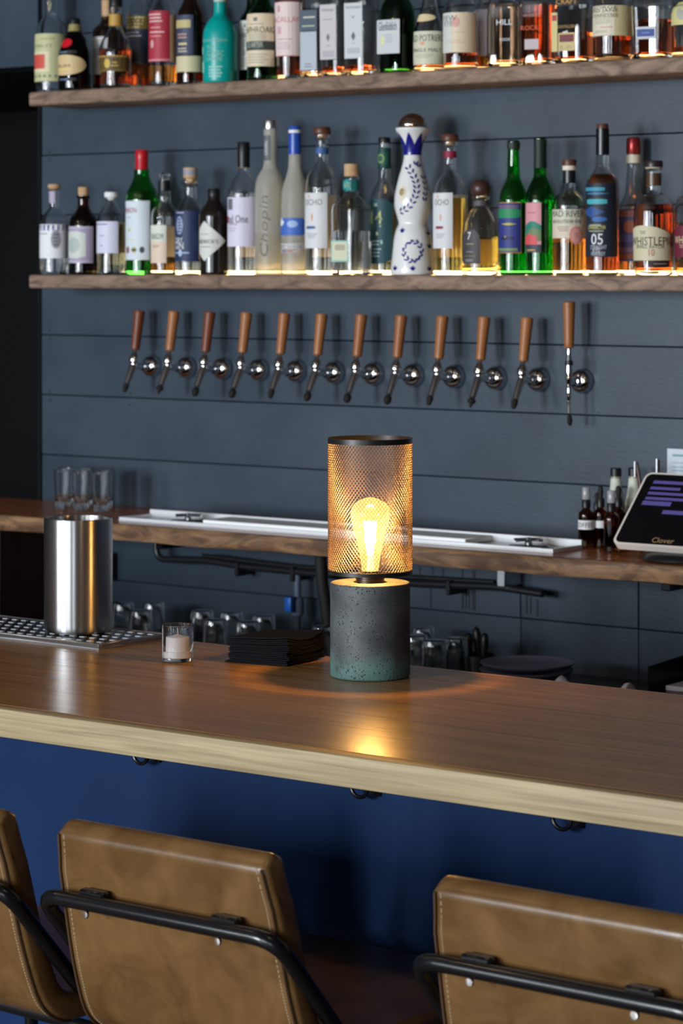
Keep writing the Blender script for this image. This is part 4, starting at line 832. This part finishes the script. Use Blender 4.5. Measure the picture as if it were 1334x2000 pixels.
sq('slim square bottle with full-height grey label, beside its wider twin', 653, 21, -12, CLEAR, (128, REDL), [dict(v0=7, v1=114, w=.84, m=SILV, art=[T('Glenmorangie', 0, .80, .72, .07, P(150, 146, 156)), LN(0, .45, .6, .03, 1, P(130, 126, 140)), ('diamond', 0, -.2, .22, .16, P(110, 108, 124)), LN(0, -.5, .3, .05, 1, P(160, 156, 166)), ('rect', 0, -.8, .7, .12, P(176, 174, 180))])], taper=1.12, rz=.1)
sq('wider square bottle with full-height grey label and red-brown whisky', 704, 24.5, -14, CLEAR, (125, REDL), [dict(v0=4, v1=112, w=.80, m=P(200, 206, 208), art=[T('Glenmorangie', 0, .84, .8, .07, P(140, 142, 150)), LN(0, .52, .5, .02, 1, P(150, 150, 160)), ('oval', 0, .48, .10, .05, P(150, 152, 160)), ('diamond', 0, -.2, .24, .17, P(96, 98, 108)), LN(0, -.45, .3, .03, 1, P(160, 160, 166)), ('rect', 0, -.72, .7, .10, P(180, 184, 186))])], taper=1.10, rz=.1)
up('whisky_bottle', 'green three-cornered whisky bottle with white label and black foot', 776, [(31, 136), (31, 30), (28, 8), (16, -14), (13, -26), (13, -80)], M('bottle_green_glass', (.03, .32, .05), 0., trans=1.0), liquid=(20, M('dark_spirit2', (.05, .025, .015), 0, trans=1.0, ior=1.34)), cap=STOP(12, -80), sec=3.2, rz=.05, nseg=48,
    labels=[dict(v0=37, v1=103, w=.86, m=P(200, 204, 206), art=[T('Glenfiddich', -.06, .62, .80, .26, P(70, 76, 90)), ('oval', -.5, -.22, .13, .26, P(226, 224, 150)), LN(.1, -.1, .4, .26, 4, P(170, 176, 184)), ('rect', 0, .28, .9, .03, P(214, 214, 206))])])
up('whiskey_bottle', 'clear whiskey bottle with cream label and small oval neck label', 839, [(30, 134), (31, 120), (31, 62), (27, 46), (20, 26), (15, 6), (12, -14), (12, -60)], CLEAR, liquid=(60, AMBERL), cap=([(11, -59), (13, -60), (13, -76), (11, -78)], CORK),
    labels=[dict(v0=59, v1=124, xr=866, m=P(206, 208, 184), art=[T('OLD POTRERO', .22, .58, .78, .20, P(80, 86, 84)), ('oval', .1, .26, .10, .12, P(220, 160, 120)), T('SINGLE MALT', .22, -.14, .62, .11, P(90, 94, 90)), LN(.1, -.5, .4, .14, 3, P(170, 170, 150))]), dict(v0=25, v1=40, xr=851, m=P(222, 204, 160), shape='oval')])
up('whiskey_bottle', 'dark bourbon bottle with broad cream label and pink disc', 900, [(33.5, 131), (34, 115), (34, 16), (31, 2), (18, -14), (14, -24), (14, -80)], CLEAR, liquid=(100, REDL), cap=STOP(13, -80),
    labels=[dict(v0=23, v1=101, xr=929, m=P(222, 206, 176), art=[('rect', -.45, 0, .5, .99, P(206, 210, 204)), T('FEW', -.06, .72, .3, .13, P(96, 100, 100)), T('RYE', -.12, .45, .2, .12, P(110, 112, 112)), ('oval', .2, .52, .15, .26, P(214, 160, 150)), LN(0, .0, .6, .02, 1, P(170, 160, 140)), LN(.1, -.45, .4, .1, 2, P(206, 180, 160))])])
up('whiskey_bottle', 'narrow bottle with plain white label, half hidden behind the bourbon', 948, tall(948, 21, 20, 11, -80), CLEAR, Y=5.10, liquid=(60, AMBERL), cap=STOP(10, -80), labels=[dict(v0=10, v1=101, xl=930, xr=951, m=P(206, 202, 212), art=[LN(0, .4, .6, .1, 3, LILAC)])])
sq('square pale amber bottle with white capital lettering on its face', 987, 29, -4, CLEAR, (6, M('peach_spirit', (.95, .68, .46), 0, trans=1.0, ior=1.34)), [], rz=.30, Y=5.02)
def face_text(o_t, items):
    o_, sf, hz, k, ph = o_t
    for txt, x, v, w, h, m in items: obj('lettering', sf.text(txt, x, hz(v), w, .0012, h), m, o_, smooth=False)
ot = sq('square deep red bourbon bottle with orange lettering and grey tax strip', 1049, 29, -10, CLEAR, (5, REDL), [dict(v0=75, v1=95, w=.5, m=P(190, 176, 180))], rz=.22, Y=5.02)
face_text(ot, [('ROCK', -.004, 53, .042, .010, P(206, 80, 30)), ('WHISKEY', 0, 29, .040, .006, P(180, 130, 120))])
lastq = [o for o in bpy.data.objects if o.get('label', '').startswith('square pale amber')][0]
R29 = 29 / pxm(987, 5.02)
sfq = Surf(lambda z: R29, 1.0); obj('lettering', join(sfq.text('HILL', .008, .096, .036, .0014, .012), sfq.text('ROCK', .010, .058, .024, .0014, .006)), WHITE, lastq, smooth=False)
ot = sq('flared amber bottle with gold lettering, barcode strip and maroon-cream label', 1122, 33, -10, CLEAR, (60, REDL), [dict(v0=62, v1=97, w=.55, m=P(206, 184, 130), art=[('rect', 0, .4, .84, .42, P(110, 36, 40)), T('12', -.6, -.6, .14, .2, P(90, 70, 50)), LN(.2, -.6, .5, .2, 2, P(160, 140, 100))])], rz=.12, taper=1.05, Y=5.03, sec=6.0)
face_text(ot, [('CRAFT', .0, 1, .05, .012, P(206, 160, 80)), ('DISTILLED', .0, 50, .044, .006, P(190, 150, 90))])
o_, sf, hz, k, ph = ot
L = obj('label', sf.patch(-.036, -.022, hz(98), hz(22), .0012), P(206, 194, 130), o_, label='narrow cream tax strip')
obj('print', sf.patch(-.0345, -.0235, hz(38), hz(27), .0016), P(170, 50, 60), L, smooth=False)
up('whiskey_bottle', 'wide red-amber bottle with large two-tone cream label', 1197, [(36, 113), (38.5, 104), (38.5, 8), (35, -8), (20, -24), (14, -34), (14, -80)], CLEAR, liquid=(68, REDL), cap=STOP(13, -80),
    labels=[dict(v0=9, v1=68, xr=1235, m=P(206, 194, 150), art=[('rect', -.32, 0, .66, .99, P(220, 214, 190)), T('GEORGE', -.02, .86, .44, .1, P(70, 66, 56)), T('AND JANE', -.02, .62, .46, .14, P(64, 60, 50)), T('A TENNESSEE', -.02, .34, .46, .12, P(74, 70, 60)), LN(-.05, -.02, .3, .22, 5, P(170, 164, 140)), LN(.1, -.44, .2, .06, 1, P(206, 120, 90)), LN(-.05, -.72, .3, .1, 2, P(170, 164, 140))])])
sq('dark flared bottle with small blue label framed in white', 1275, 33, -8, CLEAR, (35, REDL), [dict(v0=50, v1=74, w=.62, m=P(196, 200, 206), art=[('rect', 0, 0, .86, .6, P(44, 70, 140)), LN(0, 0, .6, .2, 1, P(100, 130, 190))])], rz=.15, taper=1.10, sec=6.0)
up('whiskey_bottle', 'clear bottle with yellowish round label at the upper right corner', 1347, tall(1347, 35, 18, 14, -80), CLEAR, liquid=(88, REDL), cap=STOP(13, -80), labels=[dict(v0=0, v1=46, xr=1372, m=P(206, 200, 140), art=[('oval', .1, 0, .3, .6, P(170, 172, 160))])])

# ------------------------------------------------------------------ things on the back counter
CZ = CT1
# steel drip tray under the taps, with two rinser stars
yf = 4.835
def tx(u): return onY(u, 1000, yf).x
a_, b_ = tx(232), tx(1080)
PALEST = M('pale_brushed_steel', (.80, .83, .85), .38, .35)
o = thing('drip_tray', 'long shallow steel drip tray on the back counter below the taps', 'tray', (a_, yf, CZ + .0004))
TL2, TD = b_ - a_, .115
obj('pan', lim(0, TL2, .0, TD, 0, .002), PALEST, o, smooth=False)
obj('rim', join(bevbox(0, TL2, 0, .006, .002, .009, .001, 1), bevbox(0, TL2, TD - .006, TD, .002, .020, .001, 1), bevbox(0, .006, .006, TD - .006, .002, .009, .001, 1), bevbox(TL2 - .006, TL2, .006, TD - .006, .002, .009, .001, 1)), PALEST, o)
q0, q1 = tx(392) - a_, tx(905) - a_
obj('grille', bevbox(q0, q1, .0068, TD - .0068, .004, .016, .0015, 1), M('pale_tray_plastic', (.93, .95, .95), .4), o)
for i, (u, w_) in enumerate(((316, .05), (978, .05))):
    x_ = tx(u) + .035 - a_
    st = []
    for q in range(6):
        a = q * PI / 3 + .2; st.append(tube([(0, 0, .017), (.034 * math.cos(a), .034 * math.sin(a), .0155)], [.004, .0025], 6))
    h = thing('glass_rinser', ['star-shaped chrome glass rinser at the left end of the tray', 'star-shaped chrome glass rinser at the right end of the tray'][i], 'rinser', (a_ + x_, yf + .055, CZ + .0026), 0, 'glass rinsers on the drip tray')
    obj('base_plate', lathe([(0, 0), (.045, 0), (.045, .003), (.040, .006), (0, .006)], 32), M('dark_rinser_steel', (.10, .10, .10), .25, 1.0), h)
    obj('star', join(lathe([(0, .006), (.009, .006), (.009, .019), (.005, .021), (0, .0215)], 16), *st), CHROME, h)
# tumblers
TUM = mesh(lathe(chaikin([(0, .0005), (.0165, .0003), (.0175, .003), (.0180, .020), (.0190, .045), (.0205, .085), (.0215, .0955)], 1) + [(.0212, .0965), (.0204, .0958)] + chaikin([(.0204, .0955), (.0192, .085), (.0176, .045), (.0164, .022), (.012, .018), (0, .0178)], 1), 32), 'tumbler')
WORDS = ['left tumbler of the front row on the back counter', 'middle tumbler of the front row on the back counter', 'right tumbler of the front row on the back counter', 'left tumbler of the rear row against the slate wall', 'middle tumbler of the rear row against the slate wall', 'right tumbler of the rear row against the slate wall']
for i, (u, Y) in enumerate(((122, 4.985), (158, 4.98), (197, 4.975), (130, 5.06), (166, 5.06), (205, 5.055))):
    p = onY(u, 1000, Y)
    tag(obj('tumbler', TUM, CLEAR, None, loc=(p.x, Y, CZ + .0006)), 'clear ' + WORDS[i], 'glass', 'tumblers on the back counter')
# amber bottles
def amber(label, u, vb, top, hw, Y, spray, lab=None):
    k = F / (Y / ray(u, 0)[1]); H_ = vb - top
    sh = vb - .60 * H_
    caps = [([(hw * .52, vb - .66 * H_), (hw * .56, vb - .665 * H_), (hw * .56, vb - .79 * H_), (hw * .5, vb - .80 * H_)], BLACK)]
    if spray: caps.append(([(hw * .50, vb - .80 * H_), (hw * .52, vb - .81 * H_), (hw * .52, vb - .985 * H_), (hw * .46, top)], M('smoky_overcap', (.62, .62, .64), .15, trans=.5)))
    else: caps.append(([(hw * .36, vb - .80 * H_), (hw * .34, vb - .85 * H_), (hw * .42, vb - .92 * H_), (hw * .30, vb - .985 * H_), (hw * .12, top)], RUBBER))
    bottle('spray_bottle' if spray else 'dropper_bottle', label, u, vb, [(hw, vb), (hw, sh + 6), (hw * .92, sh), (hw * .5, sh - .035 * H_), (hw * .46, vb - .70 * H_)], AMBERG, CZ, Y=Y, liquid=(vb - .45 * H_, M('bitters', (.35, .12, .03), 0, trans=1., ior=1.34)), cap=caps, labels=lab or [], group='amber bottles beside the tablet', thick=.002)
amber('small amber spray bottle with white handwritten label, leftmost beside the tablet', 1145, 1071.5, 953, 15.5, 4.965, True, [dict(v0=1016, v1=1034, xr=1160, m=WHITE, art=[T('COFFEE', .12, 0, .66, .5, P(60, 60, 64))])])
amber('small amber dropper bottle with dark bulb, between the two spray bottles', 1173, 1073, 953, 14, 4.99, False, [dict(v0=1019, v1=1033, xr=1180, m=WHITE)])
amber('small unlabelled amber spray bottle nearest the counter edge', 1194, 1079, 959, 15.5, 4.925, True)
amber('amber dropper bottle half hidden behind the nearest spray bottle', 1208, 1076, 956, 15, 5.02, False)
amber('short amber dropper bottle at the back behind the labelled one', 1166, 1066, 968, 12, 5.075, False)
for i, (u, Y) in enumerate(((1203, 5.085), (1238, 5.075))):
    bottle('syrup_bottle', ['black-capped sauce bottle with pale neck label, left one behind the droppers', 'black-capped sauce bottle with pale neck label, right one next to the tablet'][i], u, 1067 + i * 4, [(19, 1067), (19, 1010), (17, 990), (12, 965), (10, 945), (9, 932)], M('cream_sauce_bottle', (.36, .30, .22), .3), CZ, Y=Y, solid=True, group='sauce bottles behind the droppers',
        cap=([(9.5, 936), (11, 935), (11, 921), (9.5, 919.5)], BLACK), bands=[(939, 992, P(206, 214, 196))])
# tablet on its stand
tb_ = onY(1194, 1062, 4.83)
o = thing('tablet_register', 'white tablet cash register with dark screen at the right picture edge', 'tablet', (tb_.x, 4.83, CZ + .0004))
tz = tb_.z - CZ; W_, Hh = .33, .197; tilt = math.radians(-45)
def rrect(w, h, r, d, n=6):
    pts = []
    for cx_, cy_, a0_ in ((w - r, h - r, 0), (r, h - r, 90), (r, r, 180), (w - r, r, 270)):
        for t in range(n + 1):
            a = math.radians(a0_ + 90 * t / n); pts.append((cx_ + r * math.cos(a), cy_ + r * math.sin(a)))
    m_ = len(pts); V = [(x, 0, z) for x, z in pts] + [(x, d, z) for x, z in pts]
    F_ = [tuple(range(m_ - 1, -1, -1))[::-1], tuple(range(2 * m_ - 1, m_ - 1, -1))]
    F_ += [(i, i + m_, (i + 1) % m_ + m_, (i + 1) % m_) for i in range(m_)]
    return V, F_
fr = obj('tablet_frame', rrect(W_, Hh, .016, .016), M('pearl_white_plastic', (.72, .66, .60), .3), o, loc=(0, 0, tz), rot=(tilt, 0, 0), smooth=False)
scn = obj('screen', move(rrect(W_ - .011, Hh - .011, .012, .0012), (.0055, -.0012, .0055)), M('screen_glass', (.004, .004, .005), .12), fr, smooth=False)
UI = M('screen_blocks', (.01, .01, .03), .3, emit=(.12, .10, .36), estr=.6)
for (x0_, x1_, y0_, y1_) in ((.028, .20, .166, .174), (.028, .10, .150, .157), (.028, .19, .136, .143), (.028, .19, .122, .129), (.026, .095, .107, .118), (.084, .22, .086, .096)):
    obj('screen_block', lim(x0_, x1_, -.0016, -.0013, y0_, y1_), UI, fr, smooth=False)
T_, Fq, tw, th = text_geo('Clover'); sx_ = .052 / tw
obj('lettering', ([(.092 + .026 + x * sx_, -.0017, .016 + y * sx_) for x, y in T_], Fq), P(170, 140, 100), fr, smooth=False)
obj('stand', join(bevbox(.06, .26, .075, .105, .002, .075, .008, 2)), BLACK, o)
obj('stand_base', move(lathe(chaikin([(0, 0), (.085, 0), (.088, .004), (.080, .014), (.060, .018), (0, .019)], 1), 48), (.142, .055, 0)), BLACK, o)
# pen cup behind the tablet with two pens, notice on the wall
pc = onY(1276, 1000, 5.03)
o = thing('pen_cup', 'dark cup of pens hidden behind the tablet', 'cup', (pc.x, 5.03, CZ + .0005))
obj('cup_wall', lathe([(0, 0), (.03, 0), (.033, .09), (.031, .09), (.028, .004), (0, .004)], 24), BLACK, o)
for i, (du, dv, dx) in enumerate(((-19, -15, -.035), (21, -20, .022))):
    tp = onY(1262 + du, 911 + dv, 5.03)
    g = tube([(0, 0, 0), (tp.x - pc.x - dx * .2, 0, tp.z - CZ - .008 - .0065)], .0042, 8)
    pn = thing('pen', ['red pen leaning left out of the cup behind the tablet', 'dark red pen standing upright behind the tablet'][i], 'pen', (pc.x + dx * .2, 5.03 + .006 * i, CZ + .0065), 0, 'pens behind the tablet')
    obj('barrel', g, M('pen_maroon', (.06, .012, .01), .3), pn)
    e_ = Vector(g[0][-1]); obj('clip', tube([(tp.x - pc.x - dx * .2 - .0, -.005, tp.z - CZ - .045), (tp.x - pc.x - dx * .2, -.005, tp.z - CZ - .012)], .0028, 6), SATIN, pn)
sp0, sp1 = onY(1304, 876, WALL_Y - .004), onY(1304, 962, WALL_Y - .004)
o = thing('paper_notice', 'white printed paper notice on the slate wall above the tablet', 'notice', (sp0.x, WALL_Y - .0055, sp1.z))
hN = sp0.z - sp1.z
obj('sheet', lim(0, .14, 0, .001, 0, hN), P(206, 214, 226), o, smooth=False)
obj('print', join(lim(.013, .06, -.0006, -.0002, hN * .83, hN * .88), lim(.013, .05, -.0006, -.0002, hN * .68, hN * .695), lim(.013, .06, -.0006, -.0002, hN * .58, hN * .60), lim(.013, .06, -.0006, -.0002, hN * .50, hN * .52)), P(120, 160, 170), o, smooth=False)

# ------------------------------------------------------------------ under the back counter
PY = 5.095
pt = lambda u, v, Y=PY: onY(u, v, Y)
PIPEM = M('black_pipe', (.014, .015, .018), .32)
o = thing('beer_line', 'black beer line pipe sagging along the wall under the counter', 'pipe', pt(308, 1093))
B0 = o.location
pth = bend([pt(305, 1048), pt(306, 1092), pt(400, 1094), pt(480, 1107), pt(585, 1117), pt(700, 1129), pt(800, 1139), pt(972, 1146), pt(1060, 1160)], .03)
obj('pipe_run', tube([p - B0 for p in pth], .0085, 12), PIPEM, o)
pth = [pt(390, 1086), pt(470, 1096), pt(560, 1107), pt(640, 1112), pt(760, 1126), pt(960, 1138)]
obj('pipe_run', tube([p - B0 + Vector((0, .012, 0)) for p in pth], .0055, 10), PIPEM, o)
for u, v in ((467, 1107), (575, 1117), (880, 1143)):
    p = pt(u, v) - B0; obj('pipe_clip', bevbox(p.x - .006, p.x + .006, p.y - .012, .054, p.z - .022, p.z + .012, .002, 1), PIPEM, o)
p = pt(985, 1120) - B0
obj('hanger', bevbox(p.x - .012, p.x + .012, p.y - .014, .054, p.z - .030, p.z + .030, .003, 1), SATIN, o)
o = thing('water_valve', 'grey water pipe with blue valve handle left of the lamp base', 'valve', pt(581, 1300, 5.10)); B0 = o.location.copy(); o.location.z = LW + .0005; B0.z = LW + .0005
GP = M('grey_blue_pipe', (.10, .13, .19), .4)
ztop = pt(581, 1118).z - B0.z
obj('riser', join(tube([(0, 0, 0), (0, 0, ztop)], .0085, 12)), GP, o)
vz = pt(575, 1185).z - B0.z
obj('valve_body', move(lathe(chaikin([(0, -.026), (.010, -.026), (.015, -.018), (.016, 0), (.015, .018), (.010, .026), (0, .026)], 1), 20), (0, 0, vz)), GP, o)
obj('valve_handle', bevbox(-.012, .008, -.036, -.017, vz - .010, vz + .026, .004, 2), M('blue_handle', (.01, .13, .55), .4), o)
o = thing('drain_hose', 'thick black drain hose hanging behind the lamp', 'hose', (pt(628, 1200, 5.04).x, 5.04, LW + .0005)); B0 = o.location
obj('hose', tube(bend([(0.03, .0, 0), (.02, 0, .08), (0.0, .0, .17), (-.004, 0, CT0 - LW - .004)], .06), .0145, 14), RUBBER, o)
# glasses upside down on the work counter
GLS = mesh(lathe(chaikin([(0, .0905), (.022, .0905), (.026, .088), (.030, .05), (.033, .002)], 1) + [(.0325, .0006), (.0315, .002)] + chaikin([(.0314, .003), (.0285, .05), (.0245, .080), (0, .081)], 1), 28), 'upturned_glass')
spots = [(240, 4.95), (275, 4.86), (300, 5.0), (395, 4.95), (420, 4.84), (452, 4.97), (485, 4.86), (515, 4.97), (632, 4.90), (812, 4.90), (848, 4.86), (890, 4.92), (826, 5.02)]
wh = ['first', 'second', 'third', 'fourth', 'fifth', 'sixth', 'seventh', 'eighth', 'ninth', 'tenth', 'eleventh', 'twelfth', 'thirteenth']
order = sorted(range(len(spots)), key=lambda q: spots[q][0])
for r_, q in enumerate(order):
    u, Y = spots[q]; p = onY(u, 1240, Y)
    where = 'behind the steel chiller' if u < 310 else 'behind the napkins' if u < 600 else 'behind the lamp base'
    tag(obj('upturned_glass', GLS, CLEAR, None, loc=(p.x, Y, LW + .0006)), '%s upturned glass from the left on the dark work counter, %s' % (wh[r_], where), 'glass', 'upturned glasses on the work counter')
# plates
PLM = M('slate_blue_stoneware', (.16, .16, .26), .36)
PL = mesh(lathe(chaikin([(0, .0005), (.060, .0), (.066, .003), (.094, .012), (.0995, .0175)], 1) + [(.0998, .019), (.0985, .0192)] + chaikin([(.0975, .0185), (.092, .0145), (.070, .0075), (0, .0065)], 1), 56), 'plate')
pp = onY(1031, 1292, 4.86); ptop = pp.z - .019
npl_ = 4; st_ = (ptop - LW - .001) / (npl_ - 1)
names = ['bottom', 'second lowest', 'second highest', 'topmost']
for i in range(npl_):
    tag(obj('dinner_plate', PL, PLM, None, loc=(pp.x + random.uniform(-.004, .004) - (.004 if i < npl_ - 1 else 0), 4.86 + random.uniform(-.004, .004), LW + .0006 + i * st_)), '%s dark blue plate of the stack below the back counter' % names[i], 'plate', 'stack of dark plates')
# dark utensils standing in a caddy
cu_ = onY(932, 1290, 4.97)
o = thing('utensil_caddy', 'low black caddy holding dark handles beside the plates', 'caddy', (cu_.x, 4.97, LW + .0005))
obj('caddy_wall', lathe([(0, 0), (.038, 0), (.04, .05), (.0385, .05), (.036, .003), (0, .003)], 20), BLACK, o)
for i, (u, v, Y) in enumerate(((915, 1236, 4.96), (930, 1224, 4.98), (947, 1236, 4.97))):
    t_ = onY(u, v, Y); b_z = LW + .004
    base = Vector((cu_.x + (i - 1) * .014, Y, b_z)); d = Vector((t_.x, Y, t_.z)) - base
    hn = obj('knife_handle', tube([(0, 0, 0), d * .3, d * .6, d * .85, d * .96, d], [.004, .005, .0085, .0095, .007, .002], 10), BLACK, None, loc=base)
    tag(hn, ['left dark utensil handle in the caddy beside the plates', 'middle, tallest dark utensil handle in the caddy', 'right, thin dark utensil handle in the caddy'][i], 'utensil', 'dark utensil handles')
# towel and black paper tray
tw_ = onY(1105, 1340, 4.68); V, Fc = [], []; n1, n2 = 48, 16
rnd = random.Random(3)
hx = (onY(1232, 1340, 4.68).x - tw_.x)
for i in range(n1 + 1):
    for j in range(n2 + 1):
        x, y = -.05 + (hx + .085) * i / n1, -.05 + .11 * j / n2
        def ramp(p): return max(0.0, min(1.0, p))
        ul, ur = x / hx, (x - hx) / hx            # 0 at the left fold, 0 at the right fold
        bump = .074 * ramp((ul + .16) / .10) * ramp((.42 - ul) / .46) + .070 * ramp((ur + .42) / .40) * ramp((.12 - ur) / .08)
        hgt = .004 + bump * math.exp(-((y + .01) / .045) ** 2) + .003 * math.sin(60 * x + 30 * y)
        V.append((x, y, max(.002, hgt)))
for i in range(n1):
    for j in range(n2): a = i * (n2 + 1) + j; Fc.append((a, a + n2 + 1, a + n2 + 2, a + 1))
tw = obj('bar_towel', (V, Fc), M('lilac_cloth', (.60, .60, .78), .85), None, loc=(tw_.x, 4.68, LW + .001)); md = tw.modifiers.new('cloth', 'SOLIDIFY'); md.thickness = .003; md.offset = -1
tag(tw, 'crumpled pale lilac bar towel peeking over the bar edge', 'towel')
TY = 4.76
bx_ = onY(1265, 1345, TY)
o = thing('paper_tray', 'black open tray with papers at the right picture edge', 'tray', (bx_.x, TY, LW + .0005))
tz0, tz1 = bx_.z - LW - .004, onY(1265, 1302, TY).z - LW
V, Fc = lim(0, .004, 0, .26, 0, 1)
V = [(x, y, 0 if z == 0 else tz1 + y * .06) for x, y, z in V]
obj('side_panel', (V, Fc), BLACKM, o, smooth=False)
obj('tray_floor', lim(.0045, .30, 0, .26, tz0 - .004, tz0), BLACKM, o, smooth=False)
obj('back_wall', lim(.0045, .30, .256, .26, tz0 + .0005, tz1 + .015), BLACKM, o, smooth=False)
obj('support', lim(.02, .28, .03, .23, 0, tz0 - .0045), BLACKM, o, smooth=False)
ps = obj('paper_stack', bevbox(-.11, .11, -.09, .09, 0, .010, .001, 1), P(190, 192, 206), None, loc=(bx_.x + .135, TY + .115, LW + .0010 + tz0), rot=(0, 0, .06))
tag(ps, 'stack of papers lying in the black tray', 'papers')

# ------------------------------------------------------------------ leather bar stools
def make_stool(label):
    o = thing('bar_stool', label, 'bar stool', (0, 0, 0), 0, 'leather bar stools along the bar')
    th = .040
    cl = bend([(-.012, 0, 0.985), (.0, 0, .93), (.030, 0, .80), (.062, 0, .715), (.50, 0, .728)], .075, 7)   # centre line (forward, -, up)
    cl = [(p.x, p.z) for p in cl]
    cl2 = []
    for a, b in zip(cl[:-1], cl[1:]):
        for t in range(3): cl2.append((a[0] + (b[0] - a[0]) * t / 3, a[1] + (b[1] - a[1]) * t / 3))
    cl2.append(cl[-1]); cl = cl2
    L_, R_ = [], []
    for i, (y, z) in enumerate(cl):
        a, b = cl[max(i - 1, 0)], cl[min(i + 1, len(cl) - 1)]
        d = Vector((b[0] - a[0], b[1] - a[1])).normalized(); n_ = Vector((d.y, -d.x)) * (th / 2)   # n_ points to the outside (back / underneath)
        L_.append((y + n_.x * -1, z + n_.y * -1)); R_.append((y + n_.x, z + n_.y))
    outer = [(y, z) for y, z in R_]           # outer face seen from behind
    def side(pts): return pts
    inner = L_
    # which of the two lies behind (smaller y at the top)?
    if L_[0][0] < R_[0][0]: outer, inner = L_, R_
    topc = [(outer[0][0] * (1 - t) + inner[0][0] * t, outer[0][1] * (1 - t) + inner[0][1] * t + .012 * math.sin(PI * t)) for t in (.12, .3, .5, .7, .88)]
    frc = [(inner[-1][0] * (1 - t) + outer[-1][0] * t + .014 * math.sin(PI * t), inner[-1][1] * (1 - t) + outer[-1][1] * t) for t in (.12, .3, .5, .7, .88)]
    loop = outer[::-1] + topc + inner + frc    # closed side outline
    def halfw(y, z): return .190 + .012 * max(0, min(1, (.95 - z) / .25)) - .010 * max(0, (z - .93) / .07)
    xs_ = [-1, -.988, -.965, -.935, -.6, -.2, .2, .6, .935, .965, .988, 1]
    V, Fc = [], []; m_ = len(loop)
    cy_, cz_ = 0, 0
    for xx in xs_:
        ins = {1: .0085, .988: .0042, .965: .0010}.get(abs(xx), 0.0)
        for i, (y, z) in enumerate(loop):
            a, b = loop[i - 1], loop[(i + 1) % m_]; d = Vector((b[0] - a[0], b[1] - a[1])).normalized(); n_ = Vector((-d.y, d.x))
            bow = 0.0
            V.append((xx * halfw(y, z), y - n_.x * -ins * INS + (bow if y < .12 else 0), z - n_.y * -ins * INS + (bow if y >= .12 else 0)))
    for k in range(len(xs_) - 1):
        for i in range(m_):
            j = (i + 1) % m_; Fc.append((k * m_ + i, k * m_ + j, (k + 1) * m_ + j, (k + 1) * m_ + i))
    Fc += [tuple(range(m_))[::-1], tuple(range((len(xs_) - 1) * m_, len(xs_) * m_))]
    me = mesh((V, Fc), 'leather_shell', True, 75)
    bm = bmesh.new(); bm.from_mesh(me); bmesh.ops.recalc_face_normals(bm, faces=bm.faces[:]); bm.to_mesh(me); bm.free()
    me.shade_smooth()
    obj('leather_shell', me, LEATHER, o)
    # piping and stitches along both back edges
    for sg in (-1, 1):
        pts = [(sg * (halfw(y, z) * .962), y - .0006, z - .0006) for y, z in outer[:-6]]
        obj('piping', tube(pts, .0022, 6), M('dark_piping', (.07, .034, .014), .5), o)
        gs = []; acc = 0
        dens = []
        for a, b in zip(outer[:-8], outer[1:-7]):
            a_, b_ = Vector((sg * (halfw(*a) * .915), a[0], a[1])), Vector((sg * (halfw(*b) * .915), b[0], b[1])); n_ = max(1, int((b_ - a_).length / .0062))
            for t in range(n_):
                p, q = a_.lerp(b_, (t + .15) / n_), a_.lerp(b_, (t + .75) / n_); gs.append(tube([p, q], .0009, 5))
        obj('stitching', join(*gs), STITCH, o, kind='stuff')
    # tube frame: rail behind the back, sweeping down on both sides to the seat and the legs
    fr = bend([(-.185, .36, .02), (-.205, .30, .655), (-.214, .10, .685), (-.214, -.028, .900), (.214, -.028, .900), (.214, .10, .685), (.205, .30, .655), (.185, .36, .02)], .045, 6)
    fr = bend([(-.208, .20, .672), (-.206, .105, .735), (-.206, -.038, .898), (.206, -.038, .898), (.206, .105, .735), (.208, .20, .672)], .040, 6)
    obj('back_rail', tube(fr, .0105, 14), BLACKM, o)
    for sg in (-1, 1):
        obj('leg', tube(bend([(sg * .208, .19, .679), (sg * .205, .10, .665), (sg * .208, -.02, .012)], .03), .0105, 12), BLACKM, o)
        obj('leg', tube(bend([(sg * .208, .19, .670), (sg * .205, .38, .665), (sg * .208, .46, .012)], .03), .0105, 12), BLACKM, o)
        for yy in (-.02, .46): obj('foot_cap', lathe([(0, 0), (.013, 0), (.013, .016), (0, .016)], 12), RUBBER, o, loc=(sg * .208, yy, .001))
        x_ = sg * .115
        br = obj('bracket', bevbox(x_ - .022, x_ + .022, -.036, -.020, .886, .914, .003, 1), BLACKM, o)
        obj('bolt', lathe([(0, 0), (.006, 0), (.005, .003), (0, .0035)], 10), CHROME, br, loc=(x_ - .003, -.040, .884), rot=(PI / 2, 0, 0))
    obj('seat_rail', tube([(-.204, .16, .668), (.204, .16, .668)], .009, 10), BLACKM, o)
    obj('footrest', tube([(-.206, .44, .25), (.206, .44, .25)], .009, 10), BLACKM, o)
    return o
INS = -1.0
SB_ = make_stool('tan leather bar stool with black tube frame, the one seen nearly whole')
SB_.location = (-2.362, 2.668, 0.006); SB_.rotation_euler.z = math.radians(-1)
SC_ = copy_tree(SB_); SC_.location = (-1.765, 2.690, 0.008); SC_.rotation_euler.z = math.radians(-1)
SC_['label'] = 'tan leather bar stool at the lower right, below the lit patch of panel'
SA_ = copy_tree(SB_); SA_.location = (-2.822, 2.668, 0.005); SA_.rotation_euler.z = math.radians(-2.5)
SA_['label'] = 'tan leather bar stool cut by the left picture edge'
